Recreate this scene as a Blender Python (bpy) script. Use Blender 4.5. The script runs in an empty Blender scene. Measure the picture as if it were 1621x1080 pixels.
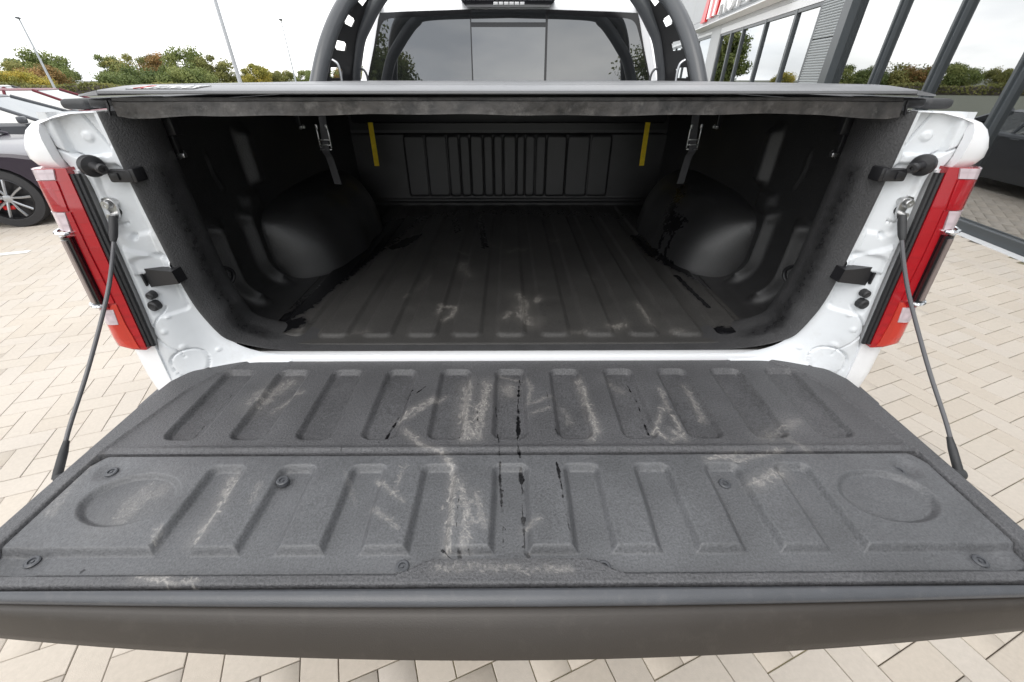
import bpy, bmesh, math, random
import numpy as np
from mathutils import Vector, Matrix

random.seed(7)
rng = np.random.default_rng(11)
SC = bpy.context.scene
COL = SC.collection
R = math.radians

# ------------------------------------------------------------------ camera, sky, sun, exposure
cam_d = bpy.data.cameras.new('camera')
cam = bpy.data.objects.new('camera', cam_d)
COL.objects.link(cam)
cam_d.sensor_width = 36.0
cam_d.lens = 645.0 / 1621.0 * 36.0
cam_d.clip_start = 0.02
cam_d.clip_end = 2000.0
cam.location = (0.0, -0.971, 1.65)
cam.rotation_euler = (R(90 - 32.76), 0, R(-0.335))
SC.camera = cam

SUN_EL, SUN_AZ = 52.0, 205.0          # high, behind the camera, a little left; azimuth clockwise from +Y
world = bpy.data.worlds.new('World')
SC.world = world
world.use_nodes = True
wn = world.node_tree
wn.nodes.clear()
w_out = wn.nodes.new('ShaderNodeOutputWorld')
w_bg = wn.nodes.new('ShaderNodeBackground')
w_bg.inputs['Strength'].default_value = 0.1
sky = wn.nodes.new('ShaderNodeTexSky')
sky.sky_type = 'NISHITA'
sky.sun_disc = False
sky.sun_elevation = R(SUN_EL)
sky.sun_rotation = R(SUN_AZ)
sky.air_density = 1.0
sky.dust_density = 2.0
tc = wn.nodes.new('ShaderNodeTexCoord')
mp = wn.nodes.new('ShaderNodeMapping')
mp.inputs['Scale'].default_value = (1.0, 1.0, 3.2)
n1 = wn.nodes.new('ShaderNodeTexNoise')
n1.inputs['Scale'].default_value = 2.1
n1.inputs['Detail'].default_value = 7.0
n1.inputs['Roughness'].default_value = 0.55
cr1 = wn.nodes.new('ShaderNodeValToRGB')      # cloud cover: how much blue shows through
cr1.color_ramp.elements[0].position = 0.30
cr1.color_ramp.elements[0].color = (0.58, 0.58, 0.58, 1)
cr1.color_ramp.elements[1].position = 0.52
cr1.color_ramp.elements[1].color = (1, 1, 1, 1)
n2 = wn.nodes.new('ShaderNodeTexNoise')
n2.inputs['Scale'].default_value = 2.6
n2.inputs['Detail'].default_value = 6.0
cr2 = wn.nodes.new('ShaderNodeValToRGB')      # cloud brightness
cr2.color_ramp.elements[0].position = 0.32
cr2.color_ramp.elements[0].color = (6.6, 6.9, 7.4, 1)
cr2.color_ramp.elements[1].position = 0.66
cr2.color_ramp.elements[1].color = (11.4, 11.3, 11.1, 1)
mixw = wn.nodes.new('ShaderNodeMix')
mixw.data_type = 'RGBA'
L = wn.links.new
L(tc.outputs['Generated'], mp.inputs['Vector'])
L(mp.outputs['Vector'], n1.inputs['Vector'])
L(mp.outputs['Vector'], n2.inputs['Vector'])
L(n1.outputs['Fac'], cr1.inputs['Fac'])
L(n2.outputs['Fac'], cr2.inputs['Fac'])
L(cr1.outputs['Color'], mixw.inputs['Factor'])
L(sky.outputs['Color'], mixw.inputs['A'])
L(cr2.outputs['Color'], mixw.inputs['B'])
L(mixw.outputs['Result'], w_bg.inputs['Color'])
L(w_bg.outputs['Background'], w_out.inputs['Surface'])

sun_d = bpy.data.lights.new('sun', 'SUN')
sun = bpy.data.objects.new('sun', sun_d)
COL.objects.link(sun)
sun_d.energy = 0.55
sun_d.angle = R(40)
sun_d.color = (1.0, 0.96, 0.90)
_a, _e = R(SUN_AZ), R(SUN_EL)
_dir = Vector((math.sin(_a) * math.cos(_e), math.cos(_a) * math.cos(_e), math.sin(_e)))
sun.rotation_euler = _dir.to_track_quat('Z', 'Y').to_euler()

vs = SC.view_settings
vs.view_transform = 'Standard'
vs.look = 'None'
vs.exposure = 1.12
vs.gamma = 1.0
vs.use_curve_mapping = False
SC.cycles.use_denoising = True
try:
    SC.cycles.denoiser = 'OPENIMAGEDENOISE'
except Exception:
    pass
SC.cycles.max_bounces = 8
SC.cycles.transparent_max_bounces = 12

# ------------------------------------------------------------------ material helpers
def mat(name, col, rough=0.5, metal=0.0, spec=0.5, coat=0.0, bump=0.0, bscale=200.0, var=0.0, vscale=40.0, emit=None, alpha=None):
    m = bpy.data.materials.new(name)
    m.use_nodes = True
    nt = m.node_tree
    b = nt.nodes['Principled BSDF']
    b.inputs['Base Color'].default_value = (*col, 1)
    b.inputs['Roughness'].default_value = rough
    b.inputs['Metallic'].default_value = metal
    b.inputs['Specular IOR Level'].default_value = spec
    b.inputs['Coat Weight'].default_value = coat
    b.inputs['Coat Roughness'].default_value = 0.05
    tcn = nt.nodes.new('ShaderNodeTexCoord')
    if var > 0:
        n = nt.nodes.new('ShaderNodeTexNoise')
        n.inputs['Scale'].default_value = vscale
        n.inputs['Detail'].default_value = 5
        nt.links.new(tcn.outputs['Object'], n.inputs['Vector'])
        mr = nt.nodes.new('ShaderNodeMapRange')
        mr.inputs['From Min'].default_value = 0.25
        mr.inputs['From Max'].default_value = 0.75
        mr.inputs['To Min'].default_value = 1 - var
        mr.inputs['To Max'].default_value = 1 + var
        nt.links.new(n.outputs['Fac'], mr.inputs['Value'])
        mx = nt.nodes.new('ShaderNodeVectorMath')
        mx.operation = 'SCALE'
        mx.inputs[0].default_value = col
        nt.links.new(mr.outputs['Result'], mx.inputs['Scale'])
        nt.links.new(mx.outputs['Vector'], b.inputs['Base Color'])
    if bump > 0:
        n = nt.nodes.new('ShaderNodeTexNoise')
        n.inputs['Scale'].default_value = bscale
        n.inputs['Detail'].default_value = 3
        nt.links.new(tcn.outputs['Object'], n.inputs['Vector'])
        bp = nt.nodes.new('ShaderNodeBump')
        bp.inputs['Strength'].default_value = bump
        bp.inputs['Distance'].default_value = 0.003
        nt.links.new(n.outputs['Fac'], bp.inputs['Height'])
        nt.links.new(bp.outputs['Normal'], b.inputs['Normal'])
    if emit:
        b.inputs['Emission Color'].default_value = (*emit[0], 1)
        b.inputs['Emission Strength'].default_value = emit[1]
    return m

def liner_mat(name, base, dirt=(0.54, 0.51, 0.47), rough=0.62, grain=0.28, bump=0.55, wetcol=(0.006, 0.006, 0.007), spec=0.5, wsoft=0.42, wnoise=1.0):
    """sprayed-on bed coating: pebbled grain, chalky scuffs (attribute dirt) and wet streaks (attribute wet)"""
    m = bpy.data.materials.new(name)
    m.use_nodes = True
    nt = m.node_tree
    N, K = nt.nodes.new, nt.links.new
    b = nt.nodes['Principled BSDF']
    t = N('ShaderNodeTexCoord')
    gn = N('ShaderNodeTexNoise'); gn.inputs['Scale'].default_value = 250; gn.inputs['Detail'].default_value = 4; gn.inputs['Roughness'].default_value = 0.7
    K(t.outputs['Object'], gn.inputs['Vector'])
    bn = N('ShaderNodeTexNoise'); bn.inputs['Scale'].default_value = 9; bn.inputs['Detail'].default_value = 6
    K(t.outputs['Object'], bn.inputs['Vector'])
    # grain and broad wear
    g = N('ShaderNodeMapRange'); g.inputs['From Min'].default_value = 0.3; g.inputs['From Max'].default_value = 0.7
    g.inputs['To Min'].default_value = 1 - grain; g.inputs['To Max'].default_value = 1 + grain
    K(gn.outputs['Fac'], g.inputs['Value'])
    w = N('ShaderNodeMapRange'); w.inputs['From Min'].default_value = 0.3; w.inputs['From Max'].default_value = 0.72
    w.inputs['To Min'].default_value = 0.86; w.inputs['To Max'].default_value = 1.2
    K(bn.outputs['Fac'], w.inputs['Value'])
    mu = N('ShaderNodeMath'); mu.operation = 'MULTIPLY'
    K(g.outputs['Result'], mu.inputs[0]); K(w.outputs['Result'], mu.inputs[1])
    sc = N('ShaderNodeVectorMath'); sc.operation = 'SCALE'; sc.inputs[0].default_value = base
    K(mu.outputs['Value'], sc.inputs['Scale'])
    # chalky scuffs: attribute density broken by fine grain
    ad = N('ShaderNodeAttribute'); ad.attribute_name = 'dirt'
    dn = N('ShaderNodeTexNoise'); dn.inputs['Scale'].default_value = 260; dn.inputs['Detail'].default_value = 6; dn.inputs['Roughness'].default_value = 0.75
    K(t.outputs['Object'], dn.inputs['Vector'])
    dnc = N('ShaderNodeMapRange'); dnc.inputs['From Min'].default_value = 0.36; dnc.inputs['From Max'].default_value = 0.62; dnc.clamp = True
    dnc.inputs['To Min'].default_value = 0.20; dnc.inputs['To Max'].default_value = 0.80
    K(dn.outputs['Fac'], dnc.inputs['Value'])
    dmask = N('ShaderNodeMath'); dmask.operation = 'MULTIPLY'; dmask.use_clamp = True
    K(ad.outputs['Fac'], dmask.inputs[0]); K(dnc.outputs['Result'], dmask.inputs[1])
    m1 = N('ShaderNodeMix'); m1.data_type = 'RGBA'; m1.inputs['B'].default_value = (*dirt, 1)
    K(dmask.outputs['Value'], m1.inputs['Factor']); K(sc.outputs['Vector'], m1.inputs['A'])
    # wet streaks
    aw = N('ShaderNodeAttribute'); aw.attribute_name = 'wet'
    wn_ = N('ShaderNodeTexNoise'); wn_.inputs['Scale'].default_value = 70; wn_.inputs['Detail'].default_value = 4
    K(t.outputs['Object'], wn_.inputs['Vector'])
    wm = N('ShaderNodeMath'); wm.operation = 'MULTIPLY_ADD'; wm.inputs[1].default_value = 1.15; wm.inputs[2].default_value = -1.0
    K(aw.outputs['Fac'], wm.inputs[0])
    wnc = N('ShaderNodeMapRange'); wnc.inputs['From Min'].default_value = 0.34; wnc.inputs['From Max'].default_value = 0.66; wnc.clamp = True
    K(wn_.outputs['Fac'], wnc.inputs['Value'])
    wnc.inputs['To Min'].default_value = 0.5 - 0.5 * wnoise; wnc.inputs['To Max'].default_value = 0.5 + 0.5 * wnoise
    wa = N('ShaderNodeMath'); wa.operation = 'ADD'; K(wm.outputs['Value'], wa.inputs[0]); K(wnc.outputs['Result'], wa.inputs[1])
    wsn = N('ShaderNodeMapRange'); wsn.inputs['From Min'].default_value = 0.02; wsn.inputs['From Max'].default_value = wsoft; wsn.clamp = True
    K(wa.outputs['Value'], wsn.inputs['Value'])
    m2 = N('ShaderNodeMix'); m2.data_type = 'RGBA'; m2.inputs['B'].default_value = (*wetcol, 1)
    b.inputs['Specular IOR Level'].default_value = spec
    K(wsn.outputs['Result'], m2.inputs['Factor']); K(m1.outputs['Result'], m2.inputs['A'])
    K(m2.outputs['Result'], b.inputs['Base Color'])
    rr = N('ShaderNodeMapRange'); rr.inputs['To Min'].default_value = rough; rr.inputs['To Max'].default_value = 0.22
    K(wsn.outputs['Result'], rr.inputs['Value']); K(rr.outputs['Result'], b.inputs['Roughness'])
    bp = N('ShaderNodeBump'); bp.inputs['Distance'].default_value = 0.0022
    bs = N('ShaderNodeMapRange'); bs.inputs['To Min'].default_value = bump; bs.inputs['To Max'].default_value = bump * 0.35
    K(wsn.outputs['Result'], bs.inputs['Value']); K(bs.outputs['Result'], bp.inputs['Strength'])
    K(gn.outputs['Fac'], bp.inputs['Height']); K(bp.outputs['Normal'], b.inputs['Normal'])
    return m

def glass_mat(name, tint, refl, rough=0.0, see=True, dark=(0.01, 0.011, 0.012)):
    """coated glazing: mirror share that rises at grazing angles, the rest lets tinted light through (or is a dark film)"""
    m = bpy.data.materials.new(name)
    m.use_nodes = True
    nt = m.node_tree
    nt.nodes.clear()
    N, K = nt.nodes.new, nt.links.new
    o = N('ShaderNodeOutputMaterial')
    g = N('ShaderNodeBsdfGlossy'); g.inputs['Roughness'].default_value = rough; g.inputs['Color'].default_value = (0.95, 0.97, 0.98, 1)
    if see:
        tr = N('ShaderNodeBsdfTransparent'); tr.inputs['Color'].default_value = (*tint, 1)
    else:
        tr = N('ShaderNodeBsdfDiffuse'); tr.inputs['Color'].default_value = (*dark, 1)
    fr = N('ShaderNodeFresnel'); fr.inputs['IOR'].default_value = 1.5
    mr = N('ShaderNodeMapRange'); mr.inputs['From Min'].default_value = 0.04; mr.inputs['From Max'].default_value = 1.0
    mr.inputs['To Min'].default_value = refl; mr.inputs['To Max'].default_value = 1.0; mr.clamp = True
    K(fr.outputs['Fac'], mr.inputs['Value'])
    mx = N('ShaderNodeMixShader')
    K(mr.outputs['Result'], mx.inputs['Fac']); K(tr.outputs[0], mx.inputs[1]); K(g.outputs[0], mx.inputs[2])
    K(mx.outputs[0], o.inputs['Surface'])
    return m

def attr_mat(name, stops, rough=0.8, bump=0.25, bscale=300, var=0.12, vscale=60, attr='tint', transl=0.0):
    """colour from a per-piece attribute through a ramp"""
    m = bpy.data.materials.new(name)
    m.use_nodes = True
    nt = m.node_tree
    N, K = nt.nodes.new, nt.links.new
    b = nt.nodes['Principled BSDF']
    b.inputs['Roughness'].default_value = rough
    b.inputs['Specular IOR Level'].default_value = 0.3
    a = N('ShaderNodeAttribute'); a.attribute_name = attr
    cr = N('ShaderNodeValToRGB')
    while len(cr.color_ramp.elements) < len(stops):
        cr.color_ramp.elements.new(0.5)
    for e, (p, c) in zip(cr.color_ramp.elements, stops):
        e.position = p; e.color = (*c, 1)
    K(a.outputs['Fac'], cr.inputs['Fac'])
    t = N('ShaderNodeTexCoord')
    if var > 0:
        g = N('ShaderNodeNewGeometry')
        n = N('ShaderNodeTexNoise'); n.inputs['Scale'].default_value = vscale; n.inputs['Detail'].default_value = 6; n.inputs['Roughness'].default_value = 0.65
        K(g.outputs['Position'], n.inputs['Vector'])
        n_b = N('ShaderNodeTexNoise'); n_b.inputs['Scale'].default_value = vscale / 50; n_b.inputs['Detail'].default_value = 4
        K(g.outputs['Position'], n_b.inputs['Vector'])
        ad = N('ShaderNodeMath'); ad.operation = 'ADD'
        K(n.outputs['Fac'], ad.inputs[0]); K(n_b.outputs['Fac'], ad.inputs[1])
        mr = N('ShaderNodeMapRange'); mr.inputs['From Min'].default_value = 0.6; mr.inputs['From Max'].default_value = 1.4
        mr.inputs['To Min'].default_value = 1 - var; mr.inputs['To Max'].default_value = 1 + var
        K(ad.outputs['Value'], mr.inputs['Value'])
        s = N('ShaderNodeVectorMath'); s.operation = 'SCALE'
        K(cr.outputs['Color'], s.inputs[0]); K(mr.outputs['Result'], s.inputs['Scale'])
        K(s.outputs['Vector'], b.inputs['Base Color'])
    else:
        K(cr.outputs['Color'], b.inputs['Base Color'])
    if bump > 0:
        g2 = N('ShaderNodeNewGeometry')
        n2 = N('ShaderNodeTexNoise'); n2.inputs['Scale'].default_value = bscale; n2.inputs['Detail'].default_value = 3
        K(g2.outputs['Position'], n2.inputs['Vector'])
        bp = N('ShaderNodeBump'); bp.inputs['Strength'].default_value = bump; bp.inputs['Distance'].default_value = 0.002
        K(n2.outputs['Fac'], bp.inputs['Height']); K(bp.outputs['Normal'], b.inputs['Normal'])
    if transl > 0:
        tl = N('ShaderNodeBsdfTranslucent')
        src = b.inputs['Base Color'].links[0].from_socket
        K(src, tl.inputs['Color'])
        mx = N('ShaderNodeMixShader'); mx.inputs['Fac'].default_value = transl
        o = nt.nodes['Material Output']
        K(b.outputs[0], mx.inputs[1]); K(tl.outputs[0], mx.inputs[2]); K(mx.outputs[0], o.inputs['Surface'])
    return m

M = {}
M['white'] = mat('white_paint', (0.80, 0.81, 0.83), 0.30, coat=0.6, var=0.015, vscale=3)
M['white_dim'] = mat('white_paint_dimmed', (0.66, 0.685, 0.71), 0.36, coat=0.2, bump=0.10, bscale=45, var=0.05, vscale=14)  # same paint as the body, dimmed in colour to hold back overexposure
def grime(m, scale=9.0, amount=0.30, col=(0.30, 0.27, 0.23)):
    nt = m.node_tree; b = nt.nodes['Principled BSDF']
    src = b.inputs['Base Color'].links[0].from_socket
    g = nt.nodes.new('ShaderNodeNewGeometry')
    n = nt.nodes.new('ShaderNodeTexNoise'); n.inputs['Scale'].default_value = scale; n.inputs['Detail'].default_value = 9; n.inputs['Roughness'].default_value = 0.72
    nt.links.new(g.outputs['Position'], n.inputs['Vector'])
    r = nt.nodes.new('ShaderNodeMapRange'); r.inputs['From Min'].default_value = 0.54; r.inputs['From Max'].default_value = 0.74
    r.inputs['To Max'].default_value = amount
    nt.links.new(n.outputs['Fac'], r.inputs['Value'])
    mx = nt.nodes.new('ShaderNodeMix'); mx.data_type = 'RGBA'; mx.inputs['B'].default_value = (*col, 1)
    nt.links.new(r.outputs['Result'], mx.inputs['Factor']); nt.links.new(src, mx.inputs['A'])
    nt.links.new(mx.outputs['Result'], b.inputs['Base Color'])
grime(M['white_dim'])
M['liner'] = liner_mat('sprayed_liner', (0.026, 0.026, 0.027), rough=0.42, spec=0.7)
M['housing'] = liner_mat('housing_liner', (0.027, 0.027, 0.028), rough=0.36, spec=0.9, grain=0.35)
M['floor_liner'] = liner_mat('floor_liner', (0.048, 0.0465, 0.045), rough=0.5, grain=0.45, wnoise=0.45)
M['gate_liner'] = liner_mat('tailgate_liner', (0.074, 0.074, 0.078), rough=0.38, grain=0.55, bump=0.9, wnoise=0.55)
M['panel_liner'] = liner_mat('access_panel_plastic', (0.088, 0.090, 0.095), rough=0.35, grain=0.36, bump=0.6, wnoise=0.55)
M['lip'] = mat('sprayed_lip', (0.035, 0.035, 0.037), 0.55, bump=0.8, bscale=330, var=0.35, vscale=60)
M['cap'] = mat('edge_cap_plastic', (0.060, 0.063, 0.070), 0.30, bump=0.15, bscale=500, var=0.10, vscale=12)
M['capface_shaded'] = mat('edge_cap_plastic_shaded', (0.030, 0.0245, 0.020), 0.45, bump=0.12, bscale=500, var=0.07, vscale=9)  # cap plastic with shade and brown paver bounce put into its colour
M['blackp'] = mat('black_plastic', (0.016, 0.016, 0.018), 0.40, bump=0.15, bscale=300)
M['blackg'] = mat('gloss_black', (0.010, 0.010, 0.012), 0.08, coat=1.0)
M['rubber'] = mat('rubber', (0.030, 0.031, 0.033), 0.6, bump=0.2, bscale=150, var=0.2, vscale=30)
M['tube'] = mat('powder_coat', (0.058, 0.062, 0.068), 0.30, bump=0.12, bscale=420, coat=0.15)
M['slotplate'] = mat('black_powder_coat', (0.008, 0.008, 0.009), 0.45, bump=0.1, bscale=400)
M['lid'] = mat('cover_aluminium', (0.150, 0.153, 0.160), 0.36, bump=0.10, bscale=500, var=0.05, vscale=15)
M['flap'] = mat('dusty_rubber_flap', (0.034, 0.031, 0.029), 0.45, bump=0.6, bscale=60, var=0.85, vscale=34)
M['chrome'] = mat('chrome', (0.75, 0.76, 0.78), 0.08, metal=1.0)
M['steel'] = mat('zinc_steel', (0.62, 0.62, 0.62), 0.30, metal=1.0, var=0.1, vscale=80)
M['alu'] = mat('raw_aluminium', (0.55, 0.56, 0.58), 0.35, metal=1.0)
M['cable'] = mat('cable_sheath', (0.085, 0.085, 0.092), 0.40, coat=0.2)
M['yellow'] = mat('yellow_webbing', (0.90, 0.66, 0.03), 0.75, bump=0.4, bscale=250, var=0.12, vscale=60)
M['webbing'] = mat('grey_webbing', (0.10, 0.10, 0.105), 0.75, bump=0.5, bscale=260, var=0.1, vscale=60)
M['red'] = mat('red_lens', (0.36, 0.003, 0.008), 0.10, coat=1.0, bump=0.25, bscale=55, var=0.35, vscale=22)
M['reddeep'] = mat('deep_red_lens', (0.22, 0.002, 0.006), 0.06, coat=1.0, var=0.45, vscale=26, bump=0.35, bscale=70)
M['redorange'] = mat('orange_red_lens', (0.50, 0.022, 0.012), 0.10, coat=1.0, bump=0.15, bscale=40, var=0.25, vscale=14)
M['clear'] = mat('clear_lens', (0.62, 0.47, 0.49), 0.10, coat=1.0, bump=0.3, bscale=90, var=0.10, vscale=26)
M['clear_lamp'] = mat('white_lamp_lens', (0.62, 0.63, 0.64), 0.15, coat=1.0)
M['cabglass'] = glass_mat('privacy_glass', (0.1, 0.1, 0.1), 0.15, see=False, dark=(0.012, 0.013, 0.014))
M['cabglass2'] = glass_mat('privacy_glass_slider', (0.1, 0.1, 0.1), 0.17, see=False, dark=(0.016, 0.017, 0.018))
M['frit'] = mat('frit_black', (0.006, 0.006, 0.007), 0.15)
M['tyre'] = mat('tyre_rubber', (0.022, 0.022, 0.024), 0.7, bump=0.3, bscale=80, var=0.15)
M['rim_dark'] = mat('rim_dark', (0.03, 0.03, 0.033), 0.3, metal=0.6)
M['rim_silver'] = mat('rim_silver', (0.40, 0.41, 0.43), 0.30, metal=0.9)
M['caliper'] = mat('caliper_red', (0.60, 0.01, 0.01), 0.3)
M['red_sticker'] = mat('red_print', (0.55, 0.06, 0.05), 0.4)
M['white_sticker'] = mat('white_print', (0.80, 0.80, 0.80), 0.4)

# ------------------------------------------------------------------ mesh helpers
class MB:
    def __init__(self):
        self.v = []; self.f = []; self.a = {}
    def add(self, vs_, fs_):
        o = len(self.v)
        self.v.extend([tuple(map(float, p)) for p in vs_])
        self.f.extend([tuple(i + o for i in f) for f in fs_])
        return self
    def box(self, c, s, bev=0.0, rot=None, seg=2):
        bm = bmesh.new()
        bmesh.ops.create_cube(bm, size=1.0)
        bmesh.ops.scale(bm, vec=s, verts=bm.verts)
        if bev > 0:
            bmesh.ops.bevel(bm, geom=list(bm.edges), offset=bev, segments=seg, affect='EDGES', profile=0.5)
        mt = Matrix.Translation(c)
        if rot is not None:
            mt = mt @ rot.to_4x4()
        bmesh.ops.transform(bm, matrix=mt, verts=bm.verts)
        bm.verts.index_update()
        self.add([v.co[:] for v in bm.verts], [[v.index for v in f.verts] for f in bm.faces])
        bm.free()
        return self
    def prism(self, poly, fn, d0, d1):
        """2-D polygon extruded: fn(a, b, d) -> 3-D point"""
        n = len(poly)
        vs_ = [fn(a, b, d0) for a, b in poly] + [fn(a, b, d1) for a, b in poly]
        fs_ = [tuple(range(n))[::-1], tuple(range(n, 2 * n))]
        fs_ += [(i, (i + 1) % n, n + (i + 1) % n, n + i) for i in range(n)]
        return self.add(vs_, fs_)
    def tube(self, pts, r, n=10, caps=True):
        P = [Vector(p) for p in pts]
        rs = r if isinstance(r, (list, tuple)) else [r] * len(P)
        up = None; vs_ = []
        for i, p in enumerate(P):
            t = (P[min(i + 1, len(P) - 1)] - P[max(i - 1, 0)]).normalized()
            if up is None:
                up = Vector((0, 0, 1)) if abs(t.z) < 0.9 else Vector((1, 0, 0))
            u = (up - t * up.dot(t)).normalized(); w = t.cross(u); up = u
            for k in range(n):
                a = 2 * math.pi * k / n
                vs_.append(p + (u * math.cos(a) + w * math.sin(a)) * rs[i])
        fs_ = []
        for i in range(len(P) - 1):
            for k in range(n):
                fs_.append((i * n + k, i * n + (k + 1) % n, (i + 1) * n + (k + 1) % n, (i + 1) * n + k))
        if caps:
            fs_.append(tuple(range(n))[::-1]); fs_.append(tuple(range((len(P) - 1) * n, len(P) * n)))
        return self.add(vs_, fs_)
    def lathe(self, prof, c, axis, n=20):
        """profile of (radius, height along axis)"""
        ax = Vector(axis).normalized()
        u = ax.orthogonal().normalized(); w = ax.cross(u); c = Vector(c)
        vs_ = []
        for r_, h in prof:
            for k in range(n):
                a = 2 * math.pi * k / n
                vs_.append(c + ax * h + (u * math.cos(a) + w * math.sin(a)) * r_)
        fs_ = []
        for i in range(len(prof) - 1):
            for k in range(n):
                fs_.append((i * n + k, i * n + (k + 1) % n, (i + 1) * n + (k + 1) % n, (i + 1) * n + k))
        if prof[0][0] > 1e-5: fs_.append(tuple(range(n))[::-1])
        if prof[-1][0] > 1e-5: fs_.append(tuple(range((len(prof) - 1) * n, len(prof) * n)))
        return self.add(vs_, fs_)
    def grid(self, X, Y, Z, close_u=False):
        m, n = X.shape
        vs_ = np.stack([X, Y, Z], -1).reshape(-1, 3)
        o = len(self.v)
        self.v.extend(map(tuple, vs_.tolist()))
        for i in range(m - 1):
            for j in range(n - 1):
                a = o + i * n + j
                self.f.append((a, a + 1, a + n + 1, a + n))
        return self
    def mirror(self, s):
        if s > 0: return self
        self.v = [(-x, y, z) for x, y, z in self.v]
        self.f = [f[::-1] for f in self.f]
        return self
    def mesh(self, name, m, smooth=True, angle=35):
        me = bpy.data.meshes.new(name)
        me.from_pydata(self.v, [], self.f)
        for k, arr in self.a.items():
            at = me.attributes.new(k, 'FLOAT', 'POINT')
            at.data.foreach_set('value', np.asarray(arr, dtype=np.float32))
        me.materials.append(m)
        if smooth:
            me.polygons.foreach_set('use_smooth', [True] * len(me.polygons))
            me.set_sharp_from_angle(angle=R(angle))
        me.update()
        return me
    def build(self, name, m, parent=None, smooth=True, angle=35):
        return link(name, self.mesh(name, m, smooth, angle), parent)

def link(name, data, parent=None):
    o = bpy.data.objects.new(name, data)
    COL.objects.link(o)
    if parent is not None: o.parent = parent
    return o

def tag(o, label=None, cat=None, group=None, kind=None):
    if label: o['label'] = label
    if cat: o['category'] = cat
    if group: o['group'] = group
    if kind: o['kind'] = kind
    return o

def thing(name, label, cat, loc=(0, 0, 0), rz=0.0, group=None):
    o = bpy.data.objects.new(name, None)
    o.empty_display_size = 0.2
    COL.objects.link(o)
    o.location = loc; o.rotation_euler = (0, 0, rz)
    return tag(o, label, cat, group)

def copy_tree(o, parent=None):
    c = o.copy(); COL.objects.link(c)
    if parent is not None: c.parent = parent
    for ch in list(o.children):
        copy_tree(ch, c)
    return c

def smooth01(t):
    t = np.clip(t, 0, 1)
    return t * t * (3 - 2 * t)

def catmull(pts, k=8):
    P = [np.array(p, float) for p in pts]
    P = [2 * P[0] - P[1]] + P + [2 * P[-1] - P[-2]]
    out = []
    for i in range(1, len(P) - 2):
        for j in range(k):
            t = j / k
            a, b, c, d = P[i - 1], P[i], P[i + 1], P[i + 2]
            out.append(0.5 * (2 * b + (c - a) * t + (2 * a - 5 * b + 4 * c - d) * t * t + (3 * b - a - 3 * c + d) * t ** 3))
    out.append(P[-2])
    return out

def rrect_sdf(X, Y, cx, cy, hx, hy, r):
    qx = np.abs(X - cx) - hx + r; qy = np.abs(Y - cy) - hy + r
    return np.hypot(np.maximum(qx, 0), np.maximum(qy, 0)) + np.minimum(np.maximum(qx, qy), 0) - r

def strokes(X, Y, L):
    """paint line segments (points, half width, strength) on a structured grid, windowed for speed"""
    out = np.zeros_like(X)
    rowy = Y[:, 0]; ordr = np.argsort(rowy); ry = rowy[ordr]
    const_rows = np.ptp(Y, axis=1).max() < 1e-4
    for pts, w, a in L:
        w = max(w, 0.0012)
        pad = 1.7 * w
        for (x0, y0), (x1, y1) in zip(pts[:-1], pts[1:]):
            if const_rows:
                ii = ordr[np.searchsorted(ry, min(y0, y1) - pad):np.searchsorted(ry, max(y0, y1) + pad)]
                if len(ii) == 0: continue
                ra, rb = ii.min(), ii.max() + 1
            else:
                ra, rb = 0, X.shape[0]
            xa, xb = X[ra], X[rb - 1]
            cc = np.nonzero(((xa > min(x0, x1) - pad) & (xa < max(x0, x1) + pad)) | ((xb > min(x0, x1) - pad) & (xb < max(x0, x1) + pad)))[0]
            if len(cc) == 0: continue
            ca, cb = cc.min(), cc.max() + 1
            xs_, ys_ = X[ra:rb, ca:cb], Y[ra:rb, ca:cb]
            dx, dy = x1 - x0, y1 - y0
            q = np.clip(((xs_ - x0) * dx + (ys_ - y0) * dy) / (dx * dx + dy * dy + 1e-12), 0, 1)
            d = np.hypot(xs_ - x0 - q * dx, ys_ - y0 - q * dy)
            v = a * np.clip(1.35 - 0.85 * d / w, 0, 1)
            out[ra:rb, ca:cb] = np.maximum(out[ra:rb, ca:cb], v)
    return out

def scuffs(L, seed=3):
    """a scuff is a loose band of fine scratches and smears over a thin chalky film"""
    rg = np.random.default_rng(seed); out = []
    for pts, w, a in L:
        P = np.array(pts); seg = np.hypot(*np.diff(P, axis=0).T); tot = seg.sum() + 1e-6
        out.append((pts, w * 2.2, a * 0.14))
        def along():
            q = rg.random() * tot; i = 0
            while i < len(seg) - 1 and q > seg[i]: q -= seg[i]; i += 1
            t = q / max(seg[i], 1e-6)
            return P[i] * (1 - t) + P[i + 1] * t, math.atan2(*(P[i + 1] - P[i])[::-1])
        for _ in range(int(6 + 260 * tot)):                      # film: overlapping faint dabs
            c, th = along(); c = c + rg.normal(0, w * 0.5, 2)
            e = c + rg.uniform(0.002, 0.016) * np.array([math.cos(th + rg.normal(0, 0.3)), math.sin(th)])
            out.append(([tuple(c), tuple(e)], w * rg.uniform(0.15, 0.8), a * rg.uniform(0.10, 0.55)))
        for _ in range(int(4 + 420 * tot * min(1.5, w / 0.008))):   # scratches
            c, th = along(); c = c + rg.normal(0, w * 0.50, 2); th += rg.normal(0, 0.5) + (math.pi / 2 if rg.random() < 0.25 else 0)
            l = rg.uniform(0.002, 0.011); b = rg.normal(0, 0.35)
            e = c + l * np.array([math.cos(th), math.sin(th)]); m_ = (c + e) / 2 + l * 0.3 * b * np.array([-math.sin(th), math.cos(th)])
            out.append(([tuple(c), tuple(m_), tuple(e)], rg.uniform(0.0009, 0.0018), a * rg.uniform(0.35, 0.95)))
    return out

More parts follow.
